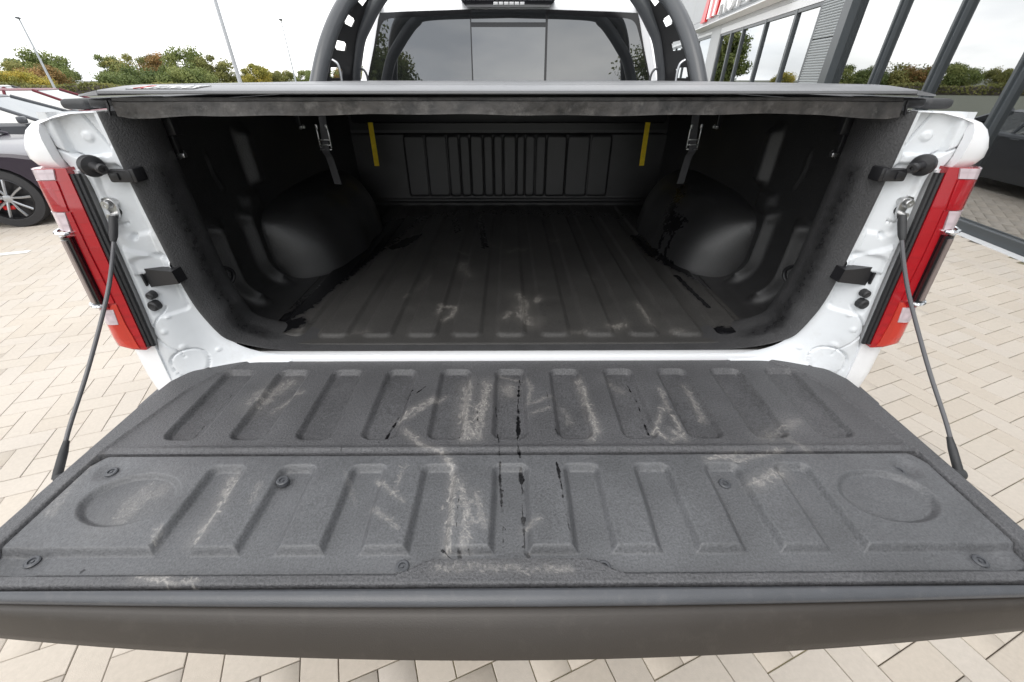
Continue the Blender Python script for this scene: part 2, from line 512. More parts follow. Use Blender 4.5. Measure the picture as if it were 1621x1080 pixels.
def drips(L, seed=9):
    """water runs: wandering beads of changing width with a few breaks"""
    rg = np.random.default_rng(seed); out = []
    for pts, w, a in L:
        P = np.array(pts); seg = np.hypot(*np.diff(P, axis=0).T); tot = seg.sum()
        n = max(2, int(tot / 0.006)); cum = np.r_[0, np.cumsum(seg)]
        q = np.linspace(0, tot, n + 1)
        X = np.interp(q, cum, P[:, 0]) + np.cumsum(rg.normal(0, 0.0005, n + 1)); Y = np.interp(q, cum, P[:, 1])
        wd = w * np.clip(0.55 + 0.5 * np.convolve(rg.normal(0, 1, n + 7), np.ones(5) / 2.2, 'same')[3:n + 4], 0.15, 1.5)
        st = np.convolve(rg.normal(0, 1, n + 7), np.ones(5) / 2.2, 'same')[3:n + 4]
        for i in range(n):
            if st[i] > -0.9:
                out.append(([(X[i], Y[i]), (X[i + 1], Y[i + 1])], float(wd[i]), a * float(np.clip(0.85 + 0.2 * st[i], 0.45, 1.0))))
            if rg.random() < 0.12:
                c = (X[i] + rg.normal(0, 0.006), Y[i] + rg.normal(0, 0.004)); out.append(([c, c], rg.uniform(0.0010, 0.0024), a))
    return out

def lens_mat(name, col, scale, bump=0.6, var=0.45):
    """lamp cover with pressed optic cells under a glossy face"""
    m = bpy.data.materials.new(name); m.use_nodes = True
    nt = m.node_tree; N, K = nt.nodes.new, nt.links.new
    b = nt.nodes['Principled BSDF']
    b.inputs['Roughness'].default_value = 0.22; b.inputs['Coat Weight'].default_value = 1.0; b.inputs['Coat Roughness'].default_value = 0.03
    t = N('ShaderNodeTexCoord'); v = N('ShaderNodeTexVoronoi'); v.distance = 'CHEBYCHEV'; v.inputs['Scale'].default_value = scale; v.inputs['Randomness'].default_value = 0.12
    mpv = N('ShaderNodeMapping'); mpv.inputs['Scale'].default_value = (1.0, 0.15, 0.8)
    K(t.outputs['Object'], mpv.inputs['Vector']); K(mpv.outputs['Vector'], v.inputs['Vector'])
    r = N('ShaderNodeMapRange'); r.inputs['From Max'].default_value = 0.5; r.inputs['To Min'].default_value = 1 + var; r.inputs['To Max'].default_value = 1 - var
    K(v.outputs['Distance'], r.inputs['Value'])
    sc = N('ShaderNodeVectorMath'); sc.operation = 'SCALE'; sc.inputs[0].default_value = col
    K(r.outputs['Result'], sc.inputs['Scale']); K(sc.outputs['Vector'], b.inputs['Base Color'])
    bp = N('ShaderNodeBump'); bp.inputs['Strength'].default_value = bump; bp.inputs['Distance'].default_value = 0.004
    K(v.outputs['Distance'], bp.inputs['Height']); K(bp.outputs['Normal'], b.inputs['Normal'])
    return m
M['red'] = lens_mat('red_lens', (0.44, 0.004, 0.012), 38, 0.30, 0.30)
M['redorange'] = lens_mat('orange_red_lens', (0.58, 0.040, 0.024), 30, 0.22, 0.18)
M['clear'] = lens_mat('clear_lens', (0.55, 0.46, 0.49), 60, 0.3, 0.14)
M['reddeep'] = lens_mat('deep_red_lens', (0.40, 0.003, 0.010), 45, 0.18, 0.20)
grime(M['capface_shaded'], 24.0, 0.22, (0.09, 0.078, 0.066))
grime(M['cap'], 40.0, 0.25, (0.16, 0.155, 0.15))
grime(M['flap'], 30.0, 0.45, (0.20, 0.19, 0.18))
TG_D = [([(-0.631,-0.212),(-0.616,-0.164),(-0.591,-0.112)],0.0145,0.75),([(-0.579,-0.224),(-0.541,-0.169)],0.008,0.6),([(-0.262,-0.269),(-0.226,-0.226),(-0.186,-0.191)],0.007,0.85),([(-0.241,-0.263),(-0.164,-0.172)],0.004,0.8),([(-0.112,-0.128),(-0.11,-0.238),(-0.096,-0.32)],0.0115,0.9),([(-0.059,-0.129),(-0.066,-0.215),(-0.079,-0.32)],0.01,0.85),([(-0.086,-0.215),(-0.073,-0.27)],0.006,0.8),([(-0.012,-0.137),(-0.004,-0.147)],0.015,0.75),([(0.046,-0.116),(0.053,-0.155),(0.047,-0.204)],0.004,0.6),([(0.042,-0.216),(0.099,-0.188)],0.004,0.5),([(0.046,-0.249),(0.092,-0.228)],0.0035,0.5),([(0.181,-0.111),(0.189,-0.217),(0.197,-0.302),(0.178,-0.331)],0.006,0.85),([(0.256,-0.117),(0.288,-0.157)],0.0085,0.35),([(0.371,-0.229),(0.33,-0.303),(0.351,-0.336),(0.387,-0.323),(0.385,-0.262)],0.004,0.9),([(0.461,-0.132),(0.46,-0.218),(0.458,-0.263)],0.005,0.65),([(0.386,-0.157),(0.38,-0.24)],0.004,0.7),([(0.362,-0.303),(0.387,-0.332)],0.0045,0.7),([(0.562,-0.333),(0.656,-0.281)],0.012,0.45),([(-0.241,-0.3),(-0.192,-0.349),(-0.145,-0.367),(-0.12,-0.405),(-0.111,-0.496),(-0.11,-0.579)],0.0055,0.85),([(-0.105,-0.439),(-0.083,-0.496),(-0.079,-0.576)],0.007,0.75),([(-0.065,-0.469),(-0.05,-0.535)],0.005,0.6),([(-0.128,-0.496),(-0.057,-0.49)],0.0035,0.5),([(-0.121,-0.541),(-0.049,-0.529)],0.0035,0.5),([(0.127,-0.216),(0.144,-0.271)],0.0055,0.35),([(-0.03,-0.088),(0.038,-0.116)],0.0035,0.5),([(-0.563,-0.424),(-0.547,-0.494),(-0.55,-0.556)],0.0075,1.0),([(-0.56,-0.413),(-0.543,-0.48)],0.0035,0.8),([(-0.269,-0.431),(-0.229,-0.468),(-0.204,-0.485)],0.003,0.7),([(-0.259,-0.498),(-0.206,-0.537)],0.0035,0.5),([(-0.223,-0.468),(-0.218,-0.407)],0.0025,0.4),([(-0.599,-0.624),(-0.568,-0.626),(-0.54,-0.63)],0.0045,1.0),([(-0.537,-0.634),(-0.5,-0.631)],0.0025,0.7),([(0.41,-0.391),(0.493,-0.375)],0.005,0.75),([(0.462,-0.398),(0.578,-0.368)],0.0045,0.65),([(0.479,-0.455),(0.557,-0.417)],0.008,0.85),([(0.609,-0.324),(0.637,-0.37)],0.0055,0.4),([(-0.715,-0.525),(-0.702,-0.451)],0.0195,0.45),([(-0.862,-0.45),(-0.847,-0.505)],0.009,0.4),([(0.024,-0.542),(0.05,-0.526)],0.004,0.6),([(-0.122,-0.613),(-0.05,-0.611),(0.094,-0.616)],0.005,0.45),([(-0.867,-0.37),(-0.863,-0.435)],0.005,0.3),([(-0.611,-0.569),(-0.622,-0.544)],0.004,0.5),([(-0.485,-0.487),(-0.492,-0.452)],0.0045,0.35),([(-0.338,-0.415),(-0.297,-0.482)],0.0025,0.2),([(-0.548,-0.032),(-0.448,-0.011)],0.005,0.5)]
TG_W = [([(-0.035,-0.215),(-0.027,-0.339),(-0.02,-0.44),(-0.009,-0.58)],0.003,0.8),([(0.025,-0.105),(0.022,-0.216),(0.021,-0.321),(0.024,-0.469),(0.026,-0.584)],0.0045,1.0),([(0.096,-0.384),(0.101,-0.455),(0.103,-0.511),(0.106,-0.574)],0.003,0.85),([(0.086,-0.384),(0.089,-0.455)],0.0025,0.5),([(-0.251,-0.161),(-0.267,-0.248),(-0.282,-0.319)],0.004,0.8),([(-0.371,-0.318),(-0.362,-0.363)],0.0025,0.7),([(-0.286,-0.319),(-0.295,-0.363)],0.004,0.7),([(0.311,-0.131),(0.316,-0.217),(0.312,-0.307)],0.004,0.8),([(0.094,-0.168),(0.098,-0.239),(0.107,-0.321)],0.003,0.6),([(-0.119,-0.576),(-0.102,-0.59)],0.004,1.0),([(-0.089,-0.579),(-0.085,-0.592)],0.004,1.0),([(-0.072,-0.579),(-0.068,-0.59)],0.004,0.9),([(0.075,-0.58),(0.08,-0.589)],0.004,1.0),([(0.025,-0.58),(0.031,-0.589)],0.0035,0.9),([(-0.706,-0.61),(-0.706,-0.606)],0.0025,1.0),([(-0.114,-0.32),(-0.1,-0.439),(-0.097,-0.535),(-0.1,-0.579)],0.0025,0.7),([(-0.085,-0.115),(-0.072,-0.32),(-0.08,-0.339)],0.0025,0.6),([(-0.716,-0.143),(-0.718,-0.245),(-0.716,-0.316)],0.002,0.7),([(-0.237,-0.171),(-0.222,-0.146)],0.0035,0.8),([(0.44,-0.411),(0.429,-0.442)],0.0025,0.2)]
FL_D = [([(-0.231,0.193),(-0.229,0.25),(-0.187,0.254),(-0.19,0.193),(-0.216,0.16)],0.0065,0.8),([(0.029,0.329),(0.05,0.28),(0.037,0.191),(0.065,0.142)],0.0165,0.85),([(-0.015,0.159),(-0.005,0.192)],0.0085,0.6),([(-0.197,0.656),(-0.203,0.588),(-0.152,0.493)],0.0155,0.5),([(-0.222,0.768),(-0.191,0.736)],0.0125,0.3),([(0.352,0.129),(0.318,0.11)],0.0115,0.7),([(0.44,0.255),(0.441,0.128)],0.0095,0.65),([(0.095,0.314),(0.098,0.289)],0.009,0.8),([(-0.339,0.382),(-0.312,0.494)],0.0075,0.15),([(-0.005,0.751),(0.066,0.806)],0.0145,0.35),([(0.191,0.934),(0.22,0.916)],0.014,0.3),([(-0.369,0.307),(-0.363,0.331)],0.0045,0.3),([(-0.647,0.085),(-0.592,0.092)],0.0095,0.25),([(-0.475,0.088),(-0.437,0.088)],0.01,0.2),([(0.179,0.088),(0.236,0.084)],0.01,0.25),([(0.485,0.079),(0.524,0.082)],0.0095,0.25),([(-0.109,0.874),(-0.049,0.831)],0.0145,0.2),([(-0.797,0.116),(-0.737,0.155)],0.008,0.3),([(0.302,0.491),(0.324,0.479)],0.0075,0.3)]
FL_W = [([(-0.883,0.148),(-0.862,0.24),(-0.819,0.375),(-0.742,0.468),(-0.684,0.673),(-0.615,0.894),(-0.568,1.225)],0.0265,1.0),([(-0.86,0.197),(-0.804,0.295),(-0.753,0.497)],0.026,1.0),([(-0.733,0.147),(-0.693,0.239),(-0.655,0.496),(-0.631,0.658)],0.011,1.0),([(-0.768,0.044),(-0.72,0.079),(-0.668,0.135)],0.011,0.9),([(0.663,0.616),(0.732,0.459),(0.813,0.324),(0.84,0.166)],0.01,1.0),([(0.655,0.672),(0.768,0.488),(0.896,0.499)],0.01,1.0),([(0.866,0.488),(0.88,0.324),(0.869,0.145)],0.007,0.9),([(0.645,0.489),(0.662,0.231)],0.0035,0.8),([(0.635,0.071),(0.703,0.052),(0.875,0.088)],0.0115,1.0),([(0.613,0.978),(0.63,0.724)],0.0095,0.8),([(-0.521,0.809),(-0.454,0.984)],0.009,0.9),([(-0.164,1.306),(-0.111,0.807)],0.007,0.7),([(-0.298,1.247),(-0.258,1.032)],0.009,0.6),([(-0.568,1.225),(-0.384,1.37),(-0.097,1.394),(0.335,1.366),(0.679,1.301)],0.0255,0.55)]
# ------------------------------------------------------------------ the pickup truck (local z = world z - 0.12)
truck = thing('pickup_truck', 'white pickup truck with open tailgate, empty black lined bed and rolled cover above it', 'pickup truck', (0, 0, 0.12))

def yr(z):            # how far back the corner of the body stands at height z
    return -0.05 - 0.045 * (1.36 - z) / 0.41

# bed floor: raised longitudinal ridges ending in ramps at the tailgate side
nx, ny = 620, 300
X, Y = np.meshgrid(np.linspace(-0.80, 0.80, nx), np.linspace(0.003, 1.575, ny))
fl = np.zeros_like(X)
for k in range(-6, 7):
    cx = 0.003 + 0.134 * k
    if abs(cx) > 0.70: continue
    s_ = rrect_sdf(X, Y, cx, 0.80, 0.043, 0.735, 0.02)
    fl = np.maximum(fl, 0.009 * smooth01(0.5 - s_ / 0.017))
lipd = 0.007 * smooth01((0.028 - Y) / 0.008)
Z = 0.880 + fl - lipd - 0.006 * smooth01((0.011 - Y) / 0.008)
mb = MB().grid(X, Y, Z)
mb.a['dirt'] = strokes(X, Y, scuffs(FL_D, 5)).ravel()
mb.a['wet'] = strokes(X, Y, [(p, w * 3.4, a * 1.2) for p, w, a in FL_W]).ravel()
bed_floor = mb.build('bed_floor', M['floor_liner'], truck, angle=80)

# bed walls with their pressed ridges, wheel housings, tie-down rings
def bed_wall(s):
    prof = np.array(catmull([(-0.74, 0.881), (-0.80, 0.885), (-0.845, 0.908), (-0.872, 0.96), (-0.880, 1.05), (-0.884, 1.2), (-0.886, 1.33), (-0.886, 1.475)], 14))
    seg = np.r_[0, np.cumsum(np.hypot(*np.diff(prof, axis=0).T))]
    tan = np.gradient(prof, axis=0); tan /= np.linalg.norm(tan, axis=1)[:, None]
    nrm = np.stack([tan[:, 1], -tan[:, 0]], 1)          # towards the bed
    ys = np.linspace(0.085, 1.575, 260)
    D = np.zeros((len(prof), len(ys)))
    zz = prof[:, 1][:, None] * np.ones_like(D); yy = ys[None, :] * np.ones_like(D)
    for yc, ztop in ((0.235, 1.17), (0.395, 1.165)):
        bend = yc + 0.035 * smooth01((1.0 - zz) / 0.14)
        wid = 0.020 + 0.014 * smooth01((zz - ztop + 0.05) / 0.05)
        D += 0.031 * np.exp(-((yy - bend) / wid) ** 2) * smooth01((ztop + 0.012 - zz) / 0.03) * smooth01((zz - 0.880) / 0.03)
    D += 0.034 * smooth01(1.3 - np.abs(yy - 0.525) / 0.036) * smooth01((zz - 1.215) / 0.02) * smooth01((1.41 - zz) / 0.03)
    D += 0.020 * smooth01(1.4 - np.abs(yy - 0.46) / 0.05) * smooth01((zz - 1.135) / 0.015) * smooth01((1.215 - zz) / 0.015)
    D += 0.006 * np.exp(-((yy - 0.33 - 0.4 * np.maximum(0, 1.29 - zz)) / 0.008) ** 2) * smooth01((zz - 1.23) / 0.02) * smooth01((1.36 - zz) / 0.02)
    P = prof[:, None, :] + nrm[:, None, :] * D[..., None]
    mb = MB().grid(P[..., 0], yy, P[..., 1])
    w_ = np.zeros_like(D)
    mb.a['wet'] = w_.ravel(); mb.a['dirt'] = w_.ravel()
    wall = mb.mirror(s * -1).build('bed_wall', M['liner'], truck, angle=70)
    # wheel housing
    pr = np.array(catmull([(0.245, 0.876), (0.236, 0.92), (0.212, 1.0), (0.172, 1.065), (0.120, 1.115), (0.060, 1.148), (-0.01, 1.168)], 6))
    ys2 = np.linspace(0.455, 1.36, 70)
    S = np.clip(1 - np.abs((ys2 - 0.905) / 0.44) ** 3.4, 0, 1) ** 0.5
    A = -0.886 + pr[:, 0][:, None] * (0.02 + 0.98 * S)[None, :]
    B = 0.876 + (pr[:, 1] - 0.876)[:, None] * (0.62 + 0.38 * S ** 0.7)[None, :]
    B = np.where(S[None, :] < 0.01, 0.87, B)
    yy2 = ys2[None, :] * np.ones_like(A)
    A = A + 0.006 * np.sin((yy2 - 0.5) * 26) * (pr[:, 0][:, None] > 0.1)
    mb2 = MB().grid(A, yy2, B)
    wet = np.zeros_like(A)
    if s > 0:                                            # the right housing carries a run of water
        wet = strokes(yy2, B, [([(0.86, 1.08), (0.80, 1.03), (0.74, 1.02)], 0.035, 1.0), ([(0.77, 1.03), (0.75, 0.95), (0.74, 0.89)], 0.013, 1.0), ([(0.70, 1.0), (0.69, 0.93), (0.69, 0.885)], 0.011, 1.0),
                                   ([(0.70, 1.03), (0.73, 1.0)], 0.03, 1.0), ([(0.95, 1.12), (0.88, 1.08)], 0.015, 0.9), ([(0.62, 0.885), (0.85, 0.885)], 0.012, 1.0)])
    mb2.a['wet'] = wet.ravel(); mb2.a['dirt'] = np.zeros(A.size)
    mb2.mirror(s * -1).build('wheel_housing', M['housing'], wall, angle=70)
    # tie-down ring
    pts = [(-0.862 + 0.004, 0.120, 1.062), (-0.845, 0.150, 1.066), (-0.835, 0.172, 1.052), (-0.835, 0.178, 1.035), (-0.838, 0.168, 1.018), (-0.848, 0.145, 1.012), (-0.862, 0.118, 1.018)]
    MB().tube(catmull(pts, 4), 0.0055, 8).box((-0.868, 0.118, 1.04), (0.02, 0.03, 0.075), 0.004).mirror(s * -1).build('tie_down_ring', M['blackp'], wall)
for s in (-1, 1):
    bed_wall(s)

# front bulkhead with pressed vertical ribs
xs = np.linspace(-0.90, 0.90, 460); zs = np.linspace(0.872, 1.30, 70)
X, Z = np.meshgrid(xs, zs)
G = np.zeros_like(X)
gx = [-0.598, -0.478, -0.353, -0.285, -0.225, -0.150, -0.093, -0.036, 0.040, 0.089, 0.149, 0.210, 0.327, 0.459, 0.581]
for a, b in zip(gx[:-1], gx[1:]):
    s_ = rrect_sdf(X, Z, (a + b) / 2, 1.10, (b - a) / 2 - 0.004, 0.162, 0.016)
    G = np.maximum(G, 0.008 * smooth01(0.5 - s_ / 0.008))
G += 0.014 * smooth01((Z - 1.268) / 0.006) * -1
G += 0.012 * smooth01(1.4 - np.abs(Z - 0.912) / 0.010)
mb = MB().grid(X, 1.572 - G, Z)
mb.a['dirt'] = np.zeros(X.size); mb.a['wet'] = np.zeros(X.size)
mb.build('bulkhead', M['liner'], truck, angle=60)
MB().box((0, 1.60, 1.39), (1.78, 0.03, 0.20)).build('bulkhead_header', M['blackp'], truck)

# coated lip that wraps round the opening
half = [(-0.832, 1.475), (-0.833, 1.36), (-0.831, 1.22), (-0.825, 1.066), (-0.806, 0.985), (-0.772, 0.925), (-0.715, 0.890), (-0.63, 0.876), (-0.50, 0.8735), (-0.25, 0.873)]
hc = catmull(half, 9)
path = np.array([p for p in hc] + [(0.0, 0.873)] + [np.array((-p[0], p[1])) for p in hc[::-1]])
tg = np.gradient(path, axis=0); tg /= np.linalg.norm(tg, axis=1)[:, None]
nr = np.stack([-tg[:, 1], tg[:, 0]], 1)
nr = np.where((np.abs(path[:, 0:1]) > 0.55), nr, np.array([[0, 1.0]]))
nr /= np.linalg.norm(nr, axis=1)[:, None]
ksc = np.where(path[:, 1] > 1.0, 1.0, 0.16 + 0.84 * smooth01((path[:, 1] - 0.872) / 0.13))
sec = catmull([(-0.002, -0.020), (0.002, -0.028), (0.010, -0.026), (0.024, -0.006), (0.034, 0.016), (0.040, 0.040), (0.039, 0.075), (0.025, 0.105), (-0.02, 0.125), (-0.06, 0.13)], 4)
X = np.zeros((len(sec), len(path))); Y = X.copy(); Z = X.copy()
for i, (n_, y_) in enumerate(sec):
    X[i] = path[:, 0] + nr[:, 0] * n_ * ksc; Z[i] = path[:, 1] + nr[:, 1] * n_ * ksc; Y[i] = y_ + 0.027 * (1 - smooth01((path[:, 1] - 0.873) / 0.07))
mb = MB().grid(X, Y, Z)
wl = np.zeros_like(X)
for i in range(len(sec)):
    if 12 <= i <= 24:
        wl[i] = 1.12 * smooth01((1.40 - path[:, 1]) / 0.05) * smooth01((np.abs(path[:, 0]) - 0.62) / 0.12) * math.sin((i - 11) / 14 * math.pi) ** 1.3
mb.a['wet'] = wl.ravel(); mb.a['dirt'] = np.zeros(X.size)
M['lip_liner'] = liner_mat('lip_liner', (0.046, 0.046, 0.048), rough=0.5, bump=0.9, wetcol=(0.014, 0.014, 0.015), wsoft=1.0, wnoise=0.35)
mb.build('bed_lip', M['lip_liner'], truck, angle=60)

# white rear pillars beside the opening
def pillar(s):
    inner = np.array(hc)
    sl = np.r_[0, np.cumsum(np.hypot(*np.diff(inner, axis=0).T))]; sl /= sl[-1]
    outer_pts = np.array(catmull([(-0.940, 1.474), (-0.940, 1.41), (-0.928, 1.372), (-0.904, 1.345), (-0.904, 1.20), (-0.904, 1.05), (-0.909, 0.955), (-0.935, 0.89), (-0.93, 0.83), (-0.86, 0.805), (-0.74, 0.815), (-0.60, 0.82), (-0.25, 0.82)], 9))
    so = np.r_[0, np.cumsum(np.hypot(*np.diff(outer_pts, axis=0).T))]
    # pair the two outlines by hand-set stations
    ti = [0, 0.10, 0.22, 0.36, 0.46, 0.56, 0.66, 0.78, 1.0]
    zi = np.interp(ti, sl, np.arange(len(inner)))
    to = np.interp([0, 0.075, 0.16, 0.275, 0.36, 0.44, 0.52, 0.68, 1.0], so / so[-1], np.arange(len(outer_pts)))
    n = 320
    q = np.linspace(0, 1, n)
    ii = np.interp(q, np.linspace(0, 1, 9), zi); oo = np.interp(q, np.linspace(0, 1, 9), to)
    I = np.stack([np.interp(ii, np.arange(len(inner)), inner[:, k]) for k in (0, 1)], 1)
    O = np.stack([np.interp(oo, np.arange(len(outer_pts)), outer_pts[:, k]) for k in (0, 1)], 1)
    m = 56
    t = np.linspace(0, 1, m)[:, None]
    X = I[None, :, 0] * (1 - t) + O[None, :, 0] * t
    Z = I[None, :, 1] * (1 - t) + O[None, :, 1] * t
    yo = np.where(O[:, 1] > 1.37, -0.040, yr(np.clip(O[:, 1], 0.84, 1.36)) + 0.010)
    yo = np.where(np.abs(O[:, 0]) < 0.80, -0.035, yo)
    Y = -0.020 + (yo[None, :] + 0.020) * smooth01(t * 1.05) 
    def sink(cx, cz, hx, hz, r, d, e=0.008):
        return d * smooth01(0.5 - rrect_sdf(X, Z, cx, cz, hx, hz, r) / e)
    Y = Y + sink(-0.882, 1.438, 0.038, 0.046, 0.012, 0.016, 0.004)                     # pocket at the top
    Y = Y - sink(-0.884, 1.428, 0.009, 0.009, 0.009, 0.004, 0.005)
    Y = Y + sink(-0.866, 1.300, 0.026, 0.075, 0.012, 0.007, 0.008)
    Y = Y + sink(-0.862, 1.100, 0.028, 0.075, 0.012, 0.008, 0.010)
    Y = Y - 0.0022 * smooth01((X + 0.848) / 0.004) * smooth01((Z - 1.03) / 0.05)
    for kz in range(9):
        Y = Y + 0.0018 * smooth01(1.4 - np.hypot(X + 0.841, Z - 1.035 - 0.047 * kz) / 0.0035)
    Y = Y + 0.012 * smooth01(1.3 - np.hypot(X + 0.872, Z - 1.222) / 0.006)
    tri = np.maximum(np.maximum((X + 0.852) * 0.8 + (Z - 1.170), -(Z - 1.135)), -(X + 0.893))
    Y = Y - 0.009 * smooth01(0.5 - tri / 0.005)
    Y = Y + 0.007 * np.exp(-((Z - 1.252 - 0.15 * (X + 0.88)) / 0.0020) ** 2) * (X < -0.872)
    Y = Y + 0.006 * np.exp(-((X + 0.888 + 0.02 * np.sin(Z * 40)) / 0.0016) ** 2) * smooth01((1.05 - Z) / 0.01) * smooth01((Z - 0.90) / 0.01)
    Y = Y + 0.007 * np.exp(-((np.hypot(X + 0.862, Z - 0.885) - 0.040) / 0.0018) ** 2)
    Y = Y + 0.007 * np.exp(-((X + 0.862 + 0.35 * (Z - 1.43)) / 0.0016) ** 2) * (Z > 1.392)
    Y = Y + 0.007 * np.exp(-((Z - 1.402 + 0.5 * (X + 0.925)) / 0.0018) ** 2) * (X < -0.905)
    for bx, bz, rr_ in ((-0.885, 0.985, 0.007), (-0.862, 0.935, 0.008), (-0.80, 0.905, 0.006), (-0.87, 1.02, 0.005)):
        Y = Y - 0.003 * smooth01(1.3 - np.hypot(X - bx, Z - bz) / rr_)
    mb = MB().grid(X, Y, Z).mirror(s * -1)
    p = mb.build('rear_pillar', M['white_dim'], truck, angle=60)
    f = lambda q: (q[0] * -s, q[1], q[2])
    # latch pin on its round base
    c, ax = (-0.876, -0.048, 1.376), (0.86, -0.50, -0.05)
    MB().lathe([(0, -0.010), (0.021, -0.010), (0.022, 0.003), (0.020, 0.007), (0.010, 0.010), (0.0068, 0.020), (0.0068, 0.036), (0.0098, 0.038), (0.0105, 0.045), (0.008, 0.049), (0.004, 0.049), (0.003, 0.045), (0, 0.045)], f(c), f(ax), 22).build('latch_pin', M['blackp'], p)
    # clips that hold the cover rail seal
    MB().box(f((-0.836, -0.032, 1.354)), (0.050, 0.018, 0.026), 0.004).box(f((-0.812, -0.022, 1.355)), (0.016, 0.034, 0.029), 0.004).box(f((-0.846, -0.042, 1.354)), (0.020, 0.006, 0.016), 0.002).build('rail_clip', M['blackp'], p)
    MB().prism([(-0.925, 1.125), (-0.918, 1.140), (-0.888, 1.148), (-0.845, 1.142), (-0.820, 1.140), (-0.816, 1.108), (-0.850, 1.104), (-0.885, 1.100), (-0.913, 1.088)], lambda a, b, d: f((a * 0.985 - 0.006, d, b)), -0.020, -0.052).lathe([(0.008, 0), (0.008, 0.004), (0.004, 0.006), (0, 0.006)], f((-0.896, -0.052, 1.118)), (0, -1, 0), 12).box(f((-0.885, -0.055, 1.120)), (0.004, 0.008, 0.030), 0.001).build('rail_clip', M['blackp'], p, angle=50)
    for dx, dz, rr_ in ((-0.880, 1.083, 0.0095), (-0.886, 1.055, 0.0125)):
        MB().lathe([(rr_ * 1.1, -0.012), (rr_, 0.002), (rr_ * 0.7, 0.005), (rr_ * 0.35, 0.003), (0, 0.003)], f((dx, -0.0685, dz)), (0, -1, 0), 16).build('rubber_plug', M['rubber'], p)
    MB().lathe([(0.012, -0.01), (0.012, 0.004), (0.006, 0.006), (0, 0.006)], f((-0.888, -0.036, 1.278)), (0, -1, 0), 16).build('rubber_plug', M['rubber'], p)
    # hinge at the foot of the pillar
    MB().lathe([(0.030, -0.05), (0.034, -0.02), (0.034, 0.03), (0.026, 0.05), (0, 0.05)], f((-0.868, -0.05, 0.835)), (1, 0, 0), 18).box(f((-0.80, -0.040, 0.848)), (0.12, 0.03, 0.03), 0.01).build('gate_hinge', M['white_dim'], p)
    return p
for s in (-1, 1):
    pillar(s)
MB().box((0, -0.011, 0.8415), (1.44, 0.034, 0.062), 0.006).build('sill', M['white'], truck)

# outer bed sides
def bedside(s):
    lev = [(0.45, 0.93), (0.60, 0.965), (0.78, 0.985), (0.86, 0.99), (0.95, 0.992), (1.05, 0.996), (1.20, 0.998), (1.34, 0.996), (1.366, 0.996), (1.3715, 1.004), (1.378, 1.011), (1.392, 1.016), (1.410, 1.014), (1.428, 1.003), (1.443, 0.985), (1.455, 0.966), (1.464, 0.945), (1.471, 0.915), (1.474, 0.84)]
    ysd = list(np.arange(0.09, 1.66, 0.035))
    X, Y, Z = [], [], []
    for z, xo in lev:
        y0 = yr(min(max(z, 0.88), 1.375)) + 0.004 if z < 1.37 else -0.050 - 0.012 * math.sin(min(1, (z - 1.37) / 0.022) * math.pi / 2)
        if z > 1.43: y0 = -0.062 + 0.040 * ((z - 1.43) / 0.044) ** 2
        xi = min(0.915 if z < 1.37 else 0.936, xo - 0.03)
        cr_ = min(0.035 if z < 1.37 else 0.055, (xo - xi) * 0.8)
        loc_ = [(xi, y0 + 0.02), (xi, y0)]
        for k in range(6):
            a = k / 5 * math.pi / 2
            loc_.append((xo - cr_ + cr_ * math.sin(a), y0 + cr_ * (1 - math.cos(a))))
        loc_ += [(xo + 0.012 * math.sin(min(1, max(0, (y - 0.0) / 0.9)) * math.pi * 0.5), y) for y in ysd]
        X.append([-p[0] for p in loc_]); Y.append([p[1] for p in loc_]); Z.append([z] * len(loc_))
    mb = MB().grid(np.array(X), np.array(Y), np.array(Z))
    V = np.array(mb.v)
    ctr = np.array([[V[list(f)].mean(0)] for f in mb.f])[:, 0]
    mb.f = [f for f, c in zip(mb.f, ctr) if math.hypot(c[1] - 0.93, c[2] - 0.30) > 0.50]
    b = mb.mirror(s * -1).build('bed_side', M['white'], truck, angle=50)
    arc = [(-0.985 * -s, 0.93 + 0.49 * math.cos(a), 0.30 + 0.49 * math.sin(a)) for a in np.linspace(-0.1, math.pi + 0.1, 30)]
    MB().tube(arc, 0.035, 8).build('wheel_arch', M['blackp'], b)
    MB().box((-0.934 * -s, 0.84, 1.484), (0.058, 1.60, 0.020), 0.009, seg=3).build('rail_cap', M['rubber'], b)
for s in (-1, 1):
    bedside(s)

# tail lights: lens pieces follow the leaning corner
def lens_pt(u, z, out=0.0):
    x = -0.922 - 0.082 * u
    y = yr(z) - 0.012 - 0.010 * math.sin(min(u, 1) * math.pi * 0.5) + 0.030 * max(0, u - 0.55) ** 2 * 4.0 - out
    return (x, y, z)
def lens(rows, s, name, m, parent, out, skirt=0.03, nu=9):
    """rows: (z, u0, u1) from the top down"""
    zz = []
    for (z0, a0, b0), (z1, a1, b1) in zip(rows[:-1], rows[1:]):
        k = max(1, int(abs(z0 - z1) / 0.012))
        zz += [(z0 + (z1 - z0) * i / k, a0 + (a1 - a0) * i / k, b0 + (b1 - b0) * i / k) for i in range(k)]
    zz.append(rows[-1])
    mb = MB()
    g = [[lens_pt(a + (b - a) * j / (nu - 1), z, out) for j in range(nu)] for z, a, b in zz]
    G = np.array(g)
    mb.grid(G[..., 0], G[..., 1], G[..., 2])
    n0, n1 = len(zz), nu
    ring = [i * n1 for i in range(n0)] + [(n0 - 1) * n1 + j for j in range(1, n1)] + [i * n1 + n1 - 1 for i in range(n0 - 2, -1, -1)] + [j for j in range(n1 - 2, 0, -1)]
    o = len(mb.v)
    mb.v += [(mb.v[i][0], mb.v[i][1] + skirt, mb.v[i][2]) for i in ring]
    L_ = len(ring)
    mb.f += [(ring[i], ring[(i + 1) % L_], o + (i + 1) % L_, o + i) for i in range(L_)]
    return mb.mirror(s * -1).build(name, m, parent, angle=45)
